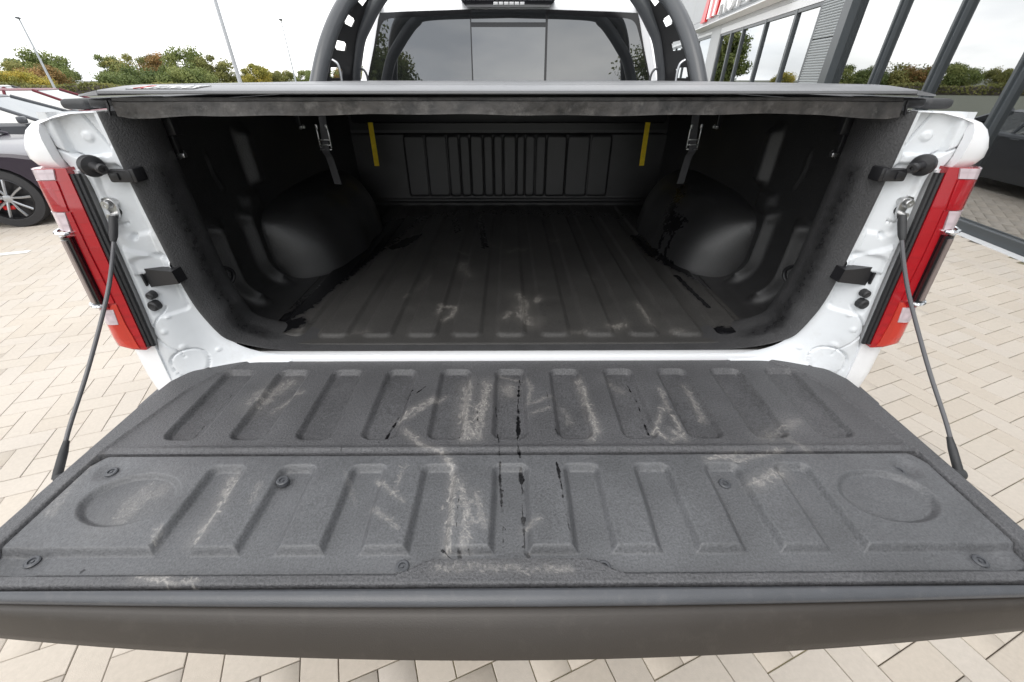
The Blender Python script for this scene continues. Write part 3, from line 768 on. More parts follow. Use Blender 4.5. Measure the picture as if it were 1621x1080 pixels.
def tail_light(s):
    t = lens([(1.374, 0, 0.86), (1.35, 0, 0.95), (1.25, 0, 1), (1.03, 0, 1), (0.985, 0, 0.93), (0.965, 0, 0.75), (0.955, 0, 0.35), (0.951, 0, 0.05)], s, 'tail_light', M['reddeep'], truck, 0.0, 0.04)
    lens([(1.373, 0.24, 0.86), (1.353, 0.30, 0.95)], s, 'clear_lens', M['clear'], t, 0.003, 0.01)
    lens([(1.351, 0.30, 0.95), (1.34, 0.30, 0.98), (1.290, 0.34, 1.0)], s, 'red_lens', M['red'], t, 0.003, 0.01)
    lens([(1.288, 0.42, 1.0), (1.250, 0.48, 1.0)], s, 'clear_lens', M['clear'], t, 0.004, 0.01)
    lens([(1.288, 0.30, 0.41), (1.20, 0.30, 0.45), (1.08, 0.26, 0.46)], s, 'red_lens', M['red'], t, 0.003, 0.01)
    lens([(1.074, 0.46, 1.0), (1.066, 0.44, 1.0)], s, 'red_lens', M['red'], t, 0.004, 0.01)
    lens([(1.064, 0.36, 1.0), (1.026, 0.40, 1.0)], s, 'clear_lens', M['clear'], t, 0.004, 0.01)
    lens([(1.076, 0.24, 0.34), (1.024, 0.24, 0.99), (0.99, 0.20, 0.93), (0.968, 0.18, 0.74), (0.958, 0.15, 0.36)], s, 'orange_lens', M['redorange'], t, 0.0025, 0.01)
    f = lambda q: (q[0] * -s, q[1], q[2])
    # black housing in the middle with bright end caps
    rows_ = []
    g = lens([(1.238, 0.50, 1.02), (1.08, 0.50, 1.02)], s, 'sensor_housing', M['blackg'], t, 0.013, 0.03)
    lens([(1.232, 0.58, 0.74), (1.088, 0.58, 0.74)], s, 'housing_lens', M['clear_dark'], t, 0.0160, 0.006, 5)
    for z0, z1 in ((1.247, 1.239), (1.079, 1.071)):
        loop = [lens_pt(u, z0, o_) for u, o_ in ((0.47, 0.002), (0.50, 0.013), (0.62, 0.017), (0.85, 0.016), (0.98, 0.010), (1.02, -0.004))]
        MB().tube([f(q) for q in catmull(loop, 4)], 0.0040, 8).build('bright_trim', M['chrome'], t)
    # ribbed gasket between lamp and pillar
    for k, (x0, d) in enumerate(((-0.9175, 0.0), (-0.9085, 0.002))):
        pts = [f((x0, yr(z) - 0.006 + d, z)) for z in np.linspace(1.362, 0.958, 14)]
        MB().tube(pts, 0.0052, 8).build('gasket', M['blackp'], t)
M['clear_dark'] = mat('smoked_lens', (0.20, 0.16, 0.15), 0.08, coat=1.0, bump=0.2, bscale=60)
for s in (-1, 1):
    tail_light(s)

# ------------------------------------------------------------------ tailgate, folded down
yw = [-0.018, -0.030, -0.054, -0.089, -0.126, -0.20, -0.50, -0.66]
ww = [0.735, 0.795, 0.838, 0.876, 0.898, 0.906, 0.910, 0.910]
def gate_grid(y0, y1, nu, nv, pw=1.0):
    q = np.linspace(0, 1, nv) ** pw
    ys = y0 + (y1 - y0) * q
    t = np.linspace(-1, 1, nu)
    W = np.interp(-ys, -np.array(yw), ww)
    return W[:, None] * t[None, :], ys[:, None] * np.ones((1, nu)), t[None, :] * np.ones((nv, 1))
X, Y, T = gate_grid(-0.018, -0.650, 860, 300)
h = np.zeros_like(X)
# upper pockets
for k in range(11):
    cx = -0.733 + 0.1466 * k
    s_ = rrect_sdf(X, Y, cx, -0.200, 0.037, 0.124, 0.018)
    h -= 0.0135 * smooth01(0.5 - s_ / 0.014)
# raised rim round the field and the bead above the access panel
edge = np.interp(-Y, [0.0, 0.05, 0.09, 0.16, 0.26, 0.36, 0.70], [0.70, 0.745, 0.785, 0.822, 0.845, 0.868, 0.872])
h += 0.004 * smooth01((np.abs(X) - edge + 0.006) / 0.012)
h += 0.0035 * np.exp(-((Y + 0.356) / 0.0065) ** 2) * (np.abs(X) < 0.86)
h -= 0.004 * np.exp(-((Y + 0.030) / 0.0035) ** 2)
# seat of the access panel
ynear = -0.621 + 0.024 * smooth01((0.19 - np.abs(X)) / 0.065)
inside = np.minimum(np.minimum(-0.3712 - Y, Y - ynear - 0.0012), 0.8685 - np.abs(X))
h -= 0.022 * smooth01(inside / 0.003 + 0.5)
# outer border rolls off at the sides
h -= 0.012 * smooth01((np.abs(T) - 0.988) / 0.012) ** 2
h -= 0.010 * smooth01((-0.030 - Y) * -1 / 0.012 + 0.0) * (Y > -0.030)
h -= 0.016 * smooth01((-Y - 0.6365) / 0.003)
mb = MB().grid(X, Y, 0.860 + h)
TG_S = scuffs(TG_D, 3)
mb.a['dirt'] = strokes(X, Y, TG_S).ravel(); TG_R = drips(TG_W)
mb.a['wet'] = strokes(X, Y, TG_R).ravel()
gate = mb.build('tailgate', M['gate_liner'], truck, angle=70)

# removable lower panel: fingers of the high field run into a low margin
def panel():
    nu, nv = 820, 170
    t = np.linspace(-1, 1, nu); q = np.linspace(0, 1, nv)
    Xp = (0.867 * t)[None, :] * np.ones((nv, 1))
    yn = -0.6185 + 0.024 * smooth01((0.19 - np.abs(0.867 * t)) / 0.065)
    cut = 0.030 * smooth01((np.abs(0.867 * t) - 0.835) / 0.032) ** 2
    Yp = (-0.3725 - cut)[None, :] * (1 - q[:, None]) + (yn + 0.3 * cut)[None, :] * q[:, None]
    H = np.zeros_like(Xp)
    low = smooth01((-Yp - 0.572) / 0.014)                    # low margin near the edge
    for k in range(9):
        cx = -0.577 + 0.1443 * k
        flare = 0.030 + 0.004 * (-Yp - 0.40) / 0.18
        s_ = np.maximum(np.abs(Xp - cx) - flare, Yp + 0.405)
        s_ = np.where(Yp < -0.5, np.abs(Xp - cx) - flare, rrect_sdf(Xp, Yp, cx, -0.55, 0.032, 0.145, 0.012))
        low = np.maximum(low, smooth01(0.5 - s_ / 0.015))
    low = np.where(np.abs(Xp) > 0.612, np.maximum(low * (np.abs(Xp) < 0.65), smooth01((-Yp - 0.572) / 0.014)), low)
    H -= 0.0135 * low
    for sx in (-1, 1):                                        # oval pressings and the screw dishes
        e = np.hypot((Xp - sx * 0.722) / 0.083, (Yp + 0.478) / 0.055)
        H -= 0.010 * smooth01(0.5 + (1 - e) / 0.20)
        H -= 0.006 * smooth01(1.35 - np.hypot(Xp - sx * 0.812, Yp + 0.413) / 0.024)
        H -= 0.004 * smooth01(1.5 - np.hypot(Xp - sx * 0.806, Yp + 0.592) / 0.028)
    d_edge = np.minimum(np.minimum(q[:, None], 1 - q[:, None]) * 0.245, (1 - np.abs(t))[None, :] * 0.867)
    H -= 0.006 * (1 - smooth01(d_edge / 0.005)) 
    mb = MB().grid(Xp, Yp, 0.8612 + H)
    mb.a['dirt'] = strokes(Xp, Yp + 0 * Xp, TG_S).ravel(); mb.a['wet'] = strokes(Xp, Yp, TG_R).ravel()
    return mb.build('access_panel', M['panel_liner'], gate, angle=70)
panel()
for i, (bx, by, bz) in enumerate([(-0.812, -0.413, 0.8565), (0.793, -0.420, 0.8565), (-0.452, -0.438, 0.8590), (0.429, -0.442, 0.8485), (-0.806, -0.590, 0.8450), (0.793, -0.598, 0.8450), (-0.180, -0.6035, 0.8480), (0.155, -0.606, 0.8480)]):
    MB().lathe([(0.0115, -0.006), (0.0115, 0.0015), (0.0095, 0.0028), (0.0062, 0.0026), (0.0055, 0.0002), (0.0028, 0.0002), (0.0022, 0.002), (0, 0.002)], (bx, by, bz), (0, 0, 1), 18).build('screw', M['cap'], gate)
# edge cap: rolled top edge, then the wide bowed face
def edge_cap():
    t = np.linspace(-1, 1, 121)
    bow = 1 - (t * 0.91 / 0.93) ** 2
    rows = []
    def row(y, z, bf): rows.append((y - bf * bow, np.full_like(t, z)))
    row(-0.6415, 0.846, 0.0); row(-0.6415, 0.8545, 0.0); row(-0.6435, 0.8585, 0.0); row(-0.6465, 0.8600, 0.001); row(-0.6495, 0.8590, 0.004)
    row(-0.6518, 0.8560, 0.008); row(-0.6530, 0.8515, 0.011); row(-0.6533, 0.847, 0.012); row(-0.6515, 0.8445, 0.012); row(-0.6450, 0.8435, 0.010)
    up = [len(rows) - 1]
    X = np.array([0.912 * t for _ in rows]); Y = np.array([r[0] for r in rows]); Z = np.array([r[1] for r in rows])
    MB().grid(X, Y, Z).build('edge_cap', M['cap'], gate, angle=60)
    rows.clear()
    row(-0.6450, 0.8400, 0.010); row(-0.6545, 0.8400, 0.0145); row(-0.6575, 0.8370, 0.0175); row(-0.6600, 0.825, 0.026); row(-0.6665, 0.795, 0.040); row(-0.6665, 0.782, 0.045); row(-0.662, 0.774, 0.044); row(-0.64, 0.772, 0.03); row(-0.56, 0.775, 0.0)
    X = np.array([0.912 * t for _ in rows]); Y = np.array([r[0] for r in rows]); Z = np.array([r[1] for r in rows])
    MB().grid(X, Y, Z).build('edge_face', M['capface_shaded'], gate, angle=50)
edge_cap()
# painted outer skin below and at the sides
X, Y, T = gate_grid(-0.018, -0.648, 41, 60)
ring = []
mbk = MB()
W = np.interp(-Y[:, 0], -np.array(yw), ww)
yv = Y[:, 0]
for sx in (-1, 1):
    Xs = np.stack([sx * (W - 0.002), sx * (W + 0.0025), sx * (W + 0.004), sx * (W - 0.004), sx * (W - 0.05)], 0)
    Zs = np.stack([np.full_like(W, v) for v in (0.8495, 0.8505, 0.842, 0.790, 0.775)], 0)
    mbk.grid(Xs, np.tile(yv, (5, 1)), Zs)
mbk.grid(X * 0.96, Y, np.full_like(X, 0.775))
mbk.build('gate_skin', M['white'], gate, angle=40)

# support cables
def support_cable(s):
    f = lambda q: (q[0] * -s, q[1], q[2])
    pts = catmull([(-0.884, -0.062, 1.255), (-0.886, -0.085, 1.215), (-0.902, -0.140, 1.125), (-0.923, -0.245, 1.000), (-0.934, -0.335, 0.912), (-0.936, -0.375, 0.872)], 8)
    c = MB().tube([f(p) for p in pts], 0.0041, 10).build('support_cable', M['cable'], truck)
    MB().tube([f(p) for p in ((-0.884, -0.052, 1.272), (-0.884, -0.060, 1.258), (-0.885, -0.074, 1.234), (-0.886, -0.080, 1.224))], [0.0075, 0.0085, 0.0080, 0.0052], 12).build('sleeve', M['rubber'], c)
    MB().tube([f(p) for p in ((-0.9335, -0.358, 0.890), (-0.936, -0.374, 0.872), (-0.940, -0.400, 0.843), (-0.941, -0.41, 0.832))], [0.0050, 0.0075, 0.0082, 0.008], 12).build('sleeve', M['rubber'], c)
    MB().prism([(-0.901, 1.300), (-0.896, 1.309), (-0.884, 1.312), (-0.874, 1.305), (-0.872, 1.292), (-0.876, 1.272), (-0.882, 1.262), (-0.894, 1.264), (-0.900, 1.28)], lambda a, b, d: f((a, d, b)), -0.040, -0.0455).lathe([(0.006, 0), (0.006, 0.014), (0, 0.014)], f((-0.888, -0.044, 1.272)), (0, -1, 0), 12).build('cable_eye', M['steel'], c, angle=40)
    MB().lathe([(0.010, -0.02), (0.010, 0.008), (0.008, 0.011), (0.0035, 0.011), (0.003, 0.009), (0, 0.009)], f((-0.884, -0.047, 1.298)), (0, -1, 0), 16).build('anchor_bolt', M['steel'], c)
    MB().lathe([(0.012, -0.03), (0.012, 0.02), (0, 0.02)], f((-0.918, -0.408, 0.832)), (-1, 0, 0), 14).build('gate_stud', M['rubber'], c)
for s in (-1, 1):
    support_cable(s)

# rear bumper with grey step pads, just below the gate
for s in (-1, 1):
    MB().box((0.66 * s, -0.07, 0.605), (0.80, 0.26, 0.20), 0.07, seg=5).build('rear_bumper', M['white'], truck)
    MB().box((0.74 * s, -0.085, 0.7065), (0.58, 0.19, 0.008), 0.003).build('step_pad', M['webbing'], truck)
for s in (-1, 1):
    MB().box((0.965 * s, -0.06, 0.70), (0.11, 0.19, 0.17), 0.03, seg=4).build('bumper_corner', M['white'], truck)
    MB().box((0.965 * s, -0.065, 0.7865), (0.075, 0.15, 0.008), 0.003).build('step_pad', M['webbing'], truck)
MB().box((0, -0.05, 0.56), (0.50, 0.16, 0.16), 0.03).build('tow_bar', M['blackp'], truck)
MB().box((0, 0.8, 0.60), (1.3, 1.7, 0.10), 0.02).build('underframe', M['blackp'], truck)

# ------------------------------------------------------------------ retractable bed cover
W0 = 0.806
def px_(a, b, d): return (d, a, b)
cover = MB().prism([(-0.012, 1.5040), (-0.0325, 1.5045), (-0.0340, 1.5060), (-0.0335, 1.5100), (-0.0300, 1.5118), (0.040, 1.5178), (0.075, 1.5192), (0.075, 1.504)], px_, -W0, W0).build('bed_cover', M['lid'], truck, angle=25)
for k in range(15):
    y0 = 0.0775 + 0.0985 * k
    z0 = 1.5188 + 0.00018 * k
    link_me = MB().box((0, y0 + 0.0475, z0 - 0.005), (2 * W0, 0.0955, 0.012), 0.002, seg=1).build('slat', M['lid'], cover)
# dusty rubber flap under the nose
xs = np.linspace(-0.800, 0.800, 160)
drop = 0.0305 + 0.007 * smooth01((np.abs(xs) - 0.62) / 0.12) - 0.004 * smooth01((np.abs(xs) - 0.77) / 0.03) + 0.0015 * np.sin(xs * 9.0) + 0.0008 * np.sin(xs * 31 + 1)
vv = np.array([0, 0.18, 0.22, 0.5, 0.8, 1.0])
yo = np.array([0.004, 0.003, -0.001, -0.002, -0.002, -0.003])
X = np.tile(xs, (len(vv), 1)); Zf = 1.4985 - vv[:, None] * drop[None, :]; Yf = -0.018 + yo[:, None] + 0.003 * np.sin(xs * 14)[None, :] * vv[:, None]
mb = MB().grid(X, Yf, Zf); mb.grid(X, Yf + 0.004, Zf)
mb.build('seal_flap', M['flap'], cover, angle=50)
MB().box((0, 0.03, 1.4865), (2 * W0 - 0.02, 0.05, 0.016), 0.003).build('nose_rail', M['blackp'], cover)
for s in (-1, 1):
    mb = MB()
    A = [(W0 + 0.002, -0.0325, 1.5030), (W0 + 0.002, -0.0315, 1.5110), (W0 + 0.002, 0.05, 1.5180), (W0 + 0.002, 0.16, 1.500)]
    B = [(0.866, -0.012, 1.5005), (0.866, -0.010, 1.5032), (0.866, 0.05, 1.5090), (0.866, 0.15, 1.4985)]
    mb.add(A + B, [(0, 1, 2, 3), (7, 6, 5, 4), (0, 4, 5, 1), (1, 5, 6, 2), (2, 6, 7, 3), (3, 7, 4, 0)])
    mb.mirror(s).build('end_cap', M['lid'], cover, smooth=False)
    MB().box((0.838 * s, 0.80, 1.488), (0.050, 1.60, 0.016), 0.004).build('cover_rail', M['blackp'], truck)
    MB().box((0.816 * s, 0.80, 1.470), (0.020, 1.60, 0.030), 0.003).build('cover_rail', M['alu_dark'] if 'alu_dark' in M else M['blackp'], truck)
    MB().prism([(0.803, 1.494), (0.806, 1.494), (0.812, 1.468), (0.809, 1.467), (0.8065, 1.478), (0.804, 1.482)], lambda a, b, d: (a * s, d, b), -0.024, -0.020).build('rail_end', M['blackp'], truck)
    # rail clamps hanging inside
    for yc in (0.115, 0.80):
        c = MB().box((0.805 * s, yc, 1.440), (0.045, 0.030, 0.045), 0.004).box((0.806 * s, yc, 1.40), (0.018, 0.016, 0.06), 0.003).build('rail_clamp', M['blackp'], truck)
        MB().lathe([(0.0075, -0.02), (0.0075, 0.0), (0.004, 0.002), (0, 0.002)], (0.803 * s, yc - 0.006, 1.372), (0, -1, -0.2), 8).box((0.790 * s, yc - 0.008, 1.374), (0.012, 0.012, 0.010), 0.002).build('clamp_bolt', M['steel'], c)
MB().box((0, 1.47, 1.415), (1.60, 0.24, 0.15), 0.02).build('cover_canister', M['blackp'], truck)

# maker's badge on the cover: red first letter, white others, italic
def text_mesh(body, size, ext, shear=0.0):
    cu = bpy.data.curves.new('text', 'FONT')
    cu.body = body; cu.size = size; cu.extrude = ext; cu.shear = shear
    cu.resolution_u = 2
    o = bpy.data.objects.new('text', cu); COL.objects.link(o)
    dg = bpy.context.evaluated_depsgraph_get()
    me = bpy.data.meshes.new_from_object(o.evaluated_get(dg))
    bpy.data.objects.remove(o); bpy.data.curves.remove(cu)
    return me
plate = MB().box((-0.690, 0.008, 1.5156), (0.135, 0.060, 0.0016), 0.0006, seg=1, rot=Matrix.Rotation(0.0855, 3, 'X')).build('badge', M['frit'], cover)
adv = -0.748
for ch, wd in zip('RETRAX', (0.021, 0.0185, 0.0185, 0.020, 0.021, 0.021)):
    me = text_mesh(ch, 0.046, 0.0006, 0.35)
    me.materials.clear(); me.materials.append(M['red_sticker'] if adv < -0.74 else M['white_sticker'])
    o = link('badge_letter', me, cover)
    o.location = (adv, -0.017, 1.5145)
    o.rotation_euler = (0.0855, 0, 0)
    o.scale = (0.78, 1.35, 1)
    adv += wd

# ------------------------------------------------------------------ sports bar behind the cab
hoop = MB()
hp = catmull([(-0.790, 1.50, 1.46), (-0.788, 1.50, 1.53), (-0.760, 1.50, 1.62), (-0.728, 1.50, 1.698), (-0.683, 1.50, 1.759), (-0.628, 1.50, 1.825), (-0.56, 1.51, 1.885), (-0.47, 1.52, 1.915), (0, 1.53, 1.925)], 7)
full = [tuple(p) for p in hp] + [(-p[0], p[1], p[2]) for p in hp[-2::-1]]
roll = hoop.tube(full, 0.031, 16).build('roll_bar', M['tube'], truck, angle=60)
for s in (-1, 1):
    f = lambda q: (q[0] * -s, q[1], q[2])
    bp = catmull([(-0.850, 1.09, 1.44), (-0.830, 1.135, 1.523), (-0.812, 1.185, 1.60), (-0.790, 1.25, 1.68), (-0.760, 1.325, 1.76), (-0.722, 1.40, 1.83), (-0.66, 1.475, 1.895), (-0.56, 1.51, 1.925)], 6)
    MB().tube([f(p) for p in bp], 0.0325, 16).build('brace', M['tube'], roll, angle=60)
    # slotted plate between brace and hoop
    nv_, nu_ = 97, 21
    hb = np.array(hp[4:42]); bb = np.array(bp[3:44])
    tv = np.linspace(0, 1, nv_)
    H_ = np.stack([np.interp(tv, np.linspace(0, 1, len(hb)), hb[:, k]) for k in range(3)], 1)
    B_ = np.stack([np.interp(tv, np.linspace(0, 1, len(bb)), bb[:, k]) for k in range(3)], 1)
    mb = MB(); nrm_off = np.array([0.004, 0, 0])
    u_ = np.linspace(0.0, 1.0, nu_)
    P = B_[:, None, :] * (1 - u_)[None, :, None] + H_[:, None, :] * u_[None, :, None]
    hole = np.zeros((nv_ - 1, nu_ - 1), bool)
    for c0 in (0.05, 0.26, 0.47, 0.68):
        a0, a1 = int(c0 * nv_) + 5, int((c0 + 0.080) * nv_) + 5
        hole[a0:a1, 5:12] = True
        hole[a0, 5] = hole[a1 - 1, 11] = False
    for sgn in (-1, 1):
        o = len(mb.v)
        mb.v += [f(p) for p in (P + nrm_off * sgn).reshape(-1, 3)]
        for i in range(nv_ - 1):
            for j in range(nu_ - 1):
                if not hole[i, j]:
                    a = o + i * nu_ + j
                    mb.f.append((a, a + 1, a + nu_ + 1, a + nu_))
    n_ = nv_ * nu_
    for i in range(nv_ - 1):
        for j in range(nu_ - 1):
            if hole[i, j]:
                for (di, dj, a, b) in ((-1, 0, i * nu_ + j, i * nu_ + j + 1), (1, 0, (i + 1) * nu_ + j, (i + 1) * nu_ + j + 1), (0, -1, i * nu_ + j, (i + 1) * nu_ + j), (0, 1, i * nu_ + j + 1, (i + 1) * nu_ + j + 1)):
                    if not hole[i + di, j + dj]:
                        mb.f.append((a, b, b + n_, a + n_))
    mb.build('slotted_plate', M['slotplate'], roll, smooth=False)
    MB().tube([f(p) for p in catmull([(-0.775, 1.20, 1.60), (-0.755, 1.20, 1.585), (-0.75, 1.20, 1.55), (-0.752, 1.20, 1.50)], 5)], 0.0055, 8).build('hook', M['alu'], roll)
    MB().tube([f(p) for p in catmull([(-0.742, 1.47, 1.575), (-0.722, 1.47, 1.565), (-0.712, 1.47, 1.54), (-0.712, 1.47, 1.50)], 5)], 0.0055, 8).build('hook', M['tube'], roll)
    MB().box((0.80 * s, 1.30, 1.50), (0.10, 0.56, 0.02), 0.005).build('foot_plate', M['slotplate'], roll)

# ------------------------------------------------------------------ cab, bonnet, wheels
def loft(rings, n=40):
    """rings: (z, half width, y rear, y front, corner radius)"""
    G = []
    for z, hw, y0, y1, r in rings:
        pts = []
        for (cx, cy, a0) in ((hw - r, y0 + r, -90), (hw - r, y1 - r, 0), (-hw + r, y1 - r, 90), (-hw + r, y0 + r, 180)):
            for k in range(n // 4):
                a = R(a0 + 90 * k / (n // 4 - 1))
                pts.append((cx + r * math.cos(a), cy + r * math.sin(a), z))
        pts.append(pts[0])
        G.append(pts)
    return np.array(G)
cab_rings = [(0.35, 0.97, 1.70, 4.55, .05), (0.60, 0.99, 1.70, 4.6, .06), (1.20, 1.0, 1.70, 4.6, .06), (1.36, 0.99, 1.71, 4.5, .07), (1.45, 0.95, 1.73, 4.4, .08), (1.49, 0.89, 1.785, 4.35, .05), (1.53, 0.850, 1.800, 4.3, .03),
             (1.68, 0.800, 1.815, 3.85, .03), (1.80, 0.756, 1.828, 3.5, .04), (1.85, 0.732, 1.836, 3.4, .05), (1.885, 0.70, 1.86, 3.3, .10), (1.91, 0.62, 1.93, 3.2, .15), (1.92, 0.45, 2.05, 3.1, .2), (1.925, 0.1, 2.3, 2.9, .05)]
G = loft(cab_rings)
mb = MB().grid(G[..., 0], G[..., 1], G[..., 2])
cab = mb.build('cab', M['white'], truck, angle=50)
G = loft([(0.35, 0.95, 4.4, 5.75, .15), (0.6, 1.0, 4.4, 5.85, .2), (1.15, 1.0, 4.4, 5.8, .2), (1.25, 0.93, 4.4, 5.7, .25), (1.28, 0.7, 4.4, 5.5, .2), (1.29, 0.2, 4.5, 5.3, .1)])
MB().grid(G[..., 0], G[..., 1], G[..., 2]).build('bonnet', M['white'], truck, angle=50)
def wy(z): return 1.7965 + 0.10 * (z - 1.53)
def flat(poly, d0, d1, name, m, parent, sx=1):
    return MB().prism(poly, lambda a, b, d: (a, wy(b) - d, b), d0, d1).build(name, m, parent, angle=25)
frit = flat([(-0.830, 1.44), (-0.806, 1.53), (-0.747, 1.68), (-0.706, 1.80), (-0.692, 1.828), (-0.55, 1.834), (-0.215, 1.843), (0.205, 1.843), (0.55, 1.834), (0.692, 1.828), (0.706, 1.80), (0.747, 1.68), (0.806, 1.53), (0.830, 1.44)][::-1], -0.012, 0.004, 'rear_window', M['frit'], cab)
lp = [tuple(p) for p in catmull([(-0.816, 1.45), (-0.795, 1.53), (-0.752, 1.64), (-0.718, 1.72), (-0.685, 1.782), (-0.640, 1.803), (-0.55, 1.808), (-0.42, 1.812), (-0.30, 1.820), (-0.210, 1.826)], 5)] + [(-0.212, 1.45)]
flat(lp[::-1], 0.0042, 0.007, 'window_pane', M['cabglass'], frit)
flat([(-x, z) for x, z in lp], 0.0042, 0.007, 'window_pane', M['cabglass'], frit)
flat([(-0.204, 1.45), (-0.204, 1.766), (0.198, 1.766), (0.198, 1.45)], 0.0042, 0.009, 'sliding_pane', M['cabglass2'], frit)
flat([(-0.204, 1.787), (-0.204, 1.838), (0.198, 1.838), (0.198, 1.787)], 0.0042, 0.007, 'window_pane', M['cabglass'], frit)
MB().prism([(-0.225, 1.850), (-0.255, 1.880), (0.245, 1.880), (0.215, 1.850)], lambda a, b, d: (a, d, b), 1.80, 1.92).build('brake_light', M['blackg'], cab, smooth=False)
for k in range(6):
    MB().box((-0.070 + 0.028 * k, 1.796, 1.864), (0.024, 0.008, 0.013), 0.002).build('lamp_segment', M['clear_lamp'] if 'clear_lamp' in M else M['clear'], cab)
for s in (-1, 1):
    flat([(a * s, b) for a, b in ((-0.712, 1.836), (-0.684, 1.836), (-0.680, 1.875), (-0.708, 1.875))][::s], 0.0, 0.02, 'roof_corner', M['cap'], cab)
    # side glass
    MB().add([(0.853 * s, 2.0, 1.53), (0.853 * s, 3.9, 1.53), (0.764 * s, 3.4, 1.79), (0.764 * s, 2.1, 1.79)], [(0, 1, 2, 3) if s > 0 else (3, 2, 1, 0)]).build('side_window', M['cabglass'], cab, smooth=False)
    for yw_ in (0.93, 4.62):
        w = MB().lathe([(0.23, -0.13), (0.37, -0.13), (0.405, -0.10), (0.405, 0.10), (0.37, 0.13), (0.25, 0.13), (0.23, 0.12)], (0.86 * s, yw_, 0.285), (s, 0, 0), 36).build('wheel', M['tyre'], truck)
        mbw = MB().lathe([(0, 0.07), (0.05, 0.07), (0.06, 0.05), (0.235, 0.03), (0.25, 0.125), (0.235, 0.13)], (0.86 * s, yw_, 0.285), (s, 0, 0), 30)
        mbw.build('rim', M['rim_dark'], w)

# straps that dangle under the cover
def webbing(pts, w, th, n=6, ax=(1, 0, 0)):
    P = [Vector(p) for p in catmull(pts, n)]
    A = Vector(ax).normalized(); mb = MB(); vs_ = []
    for i, p in enumerate(P):
        t = (P[min(i + 1, len(P) - 1)] - P[max(i - 1, 0)]).normalized()
        nn = t.cross(A).normalized()
        vs_ += [p - A * w / 2 - nn * th / 2, p + A * w / 2 - nn * th / 2, p + A * w / 2 + nn * th / 2, p - A * w / 2 + nn * th / 2]
    fs_ = [(3, 2, 1, 0)]
    for i in range(len(P) - 1):
        for k in range(4):
            fs_.append((i * 4 + k, i * 4 + (k + 1) % 4, i * 4 + 4 + (k + 1) % 4, i * 4 + 4 + k))
    b = 4 * (len(P) - 1); fs_.append((b, b + 1, b + 2, b + 3))
    return mb.add(vs_, fs_)
for s in (-1, 1):
    side = 'left' if s < 0 else 'right'
    y = webbing([(0.706 * s, 1.36, 1.475), (0.703 * s, 1.362, 1.38), (0.700 * s, 1.350, 1.26), (0.697 * s, 1.335, 1.262 - 0.118)], 0.025, 0.003, ax=(1, 0.1 * s, 0)).build('pull_strap', M['yellow'])
    y.location = (0, 0, 0.12)
    tag(y, 'yellow pull strap hanging under the bed cover on the %s side, beside the bulkhead' % side, 'strap', 'yellow pull straps')
    g = webbing([(0.722 * s, 0.83, 1.47), (0.721 * s, 0.82, 1.40), (0.720 * s, 0.800, 1.335), (0.722 * s, 0.785, 1.292), (0.718 * s, 0.80, 1.262), (0.706 * s, 0.795, 1.165)], 0.032, 0.003, ax=(1, 0.25 * s, 0)).build('buckle_strap', M['webbing'])
    g.location = (0, 0, 0.12)
    tag(g, 'grey webbing strap with metal buckle hanging inside the bed above the %s wheel housing' % side, 'strap', 'grey buckle straps')
    bx = 0.7205 * s
    mb = MB()
    for dx in (-0.021, 0.021):
        mb.box((bx + dx, 0.792, 1.338), (0.005, 0.006, 0.075), 0.0015)
        mb.box((bx + dx * 0.9, 0.790, 1.375), (0.010, 0.008, 0.016), 0.003)
    for dz in (-0.034, -0.018, 0.0):
        mb.box((bx, 0.788, 1.330 + dz), (0.046, 0.006, 0.005), 0.0015)
    mb.build('buckle', M['steel'], g)
# ------------------------------------------------------------------ dealership building (local x along the front, local y towards the truck)
FA = R(90 - 8.6)
bld = thing('dealership_building', 'grey dealership building with tall mirrored windows, red striped logo and white letters on its front', 'building', (5.76, 3.80, 0), FA)
B_WALL = mat('light_grey_cladding', (0.42, 0.43, 0.44), 0.45, var=0.03, vscale=1.5)
B_RIB = mat('ribbed_grey_cladding', (0.30, 0.325, 0.335), 0.40, var=0.03, vscale=2)
B_FRAME = mat('anthracite_frame', (0.050, 0.058, 0.064), 0.32, var=0.05, vscale=4)
B_TRIM = mat('pale_metal_trim', (0.62, 0.63, 0.64), 0.35)
B_IN = mat('showroom_wall', (0.45, 0.45, 0.45), 0.8)
B_FLOOR = mat('showroom_floor', (0.42, 0.42, 0.41), 0.4)
B_GLASS = glass_mat('coated_glazing', (0.42, 0.45, 0.45), 0.45)
B_TUBE = mat('led_tube', (0.9, 0.9, 0.9), 0.4, emit=((1, 1, 1), 14.0))
B_LET = mat('white_letter', (0.86, 0.86, 0.86), 0.35)
B_RED = mat('red_logo', (0.62, 0.018, 0.02), 0.30)
def bbox(x0, x1, y0, y1, z0, z1, name, m, parent=bld, bev=0.0):
    return MB().box(((x0 + x1) / 2, (y0 + y1) / 2, (z0 + z1) / 2), (x1 - x0, y1 - y0, z1 - z0), bev, seg=1).build(name, m, parent, smooth=bev > 0)
S0, S1, ZT = -12.0, 26.0, 6.6
# shell
bbox(S0, S1, -11.0, -10.8, 0, ZT, 'back_wall', B_IN)
bbox(S0 - 0.2, S0, -11.0, 0.0, 0, ZT, 'side_wall', B_WALL)
bbox(S1, S1 + 0.2, -11.0, 0.0, 0, ZT, 'side_wall', B_WALL)
bbox(S0 - 0.2, S1 + 0.2, -11.0, 0.02, ZT, ZT + 0.25, 'roof', B_WALL)
bbox(S0, S1, -10.8, -0.2, 4.95, 5.05, 'showroom_ceiling', B_IN)
bbox(S0, S1, -10.8, 0.0, -0.02, 0.02, 'showroom_floor', B_FLOOR)
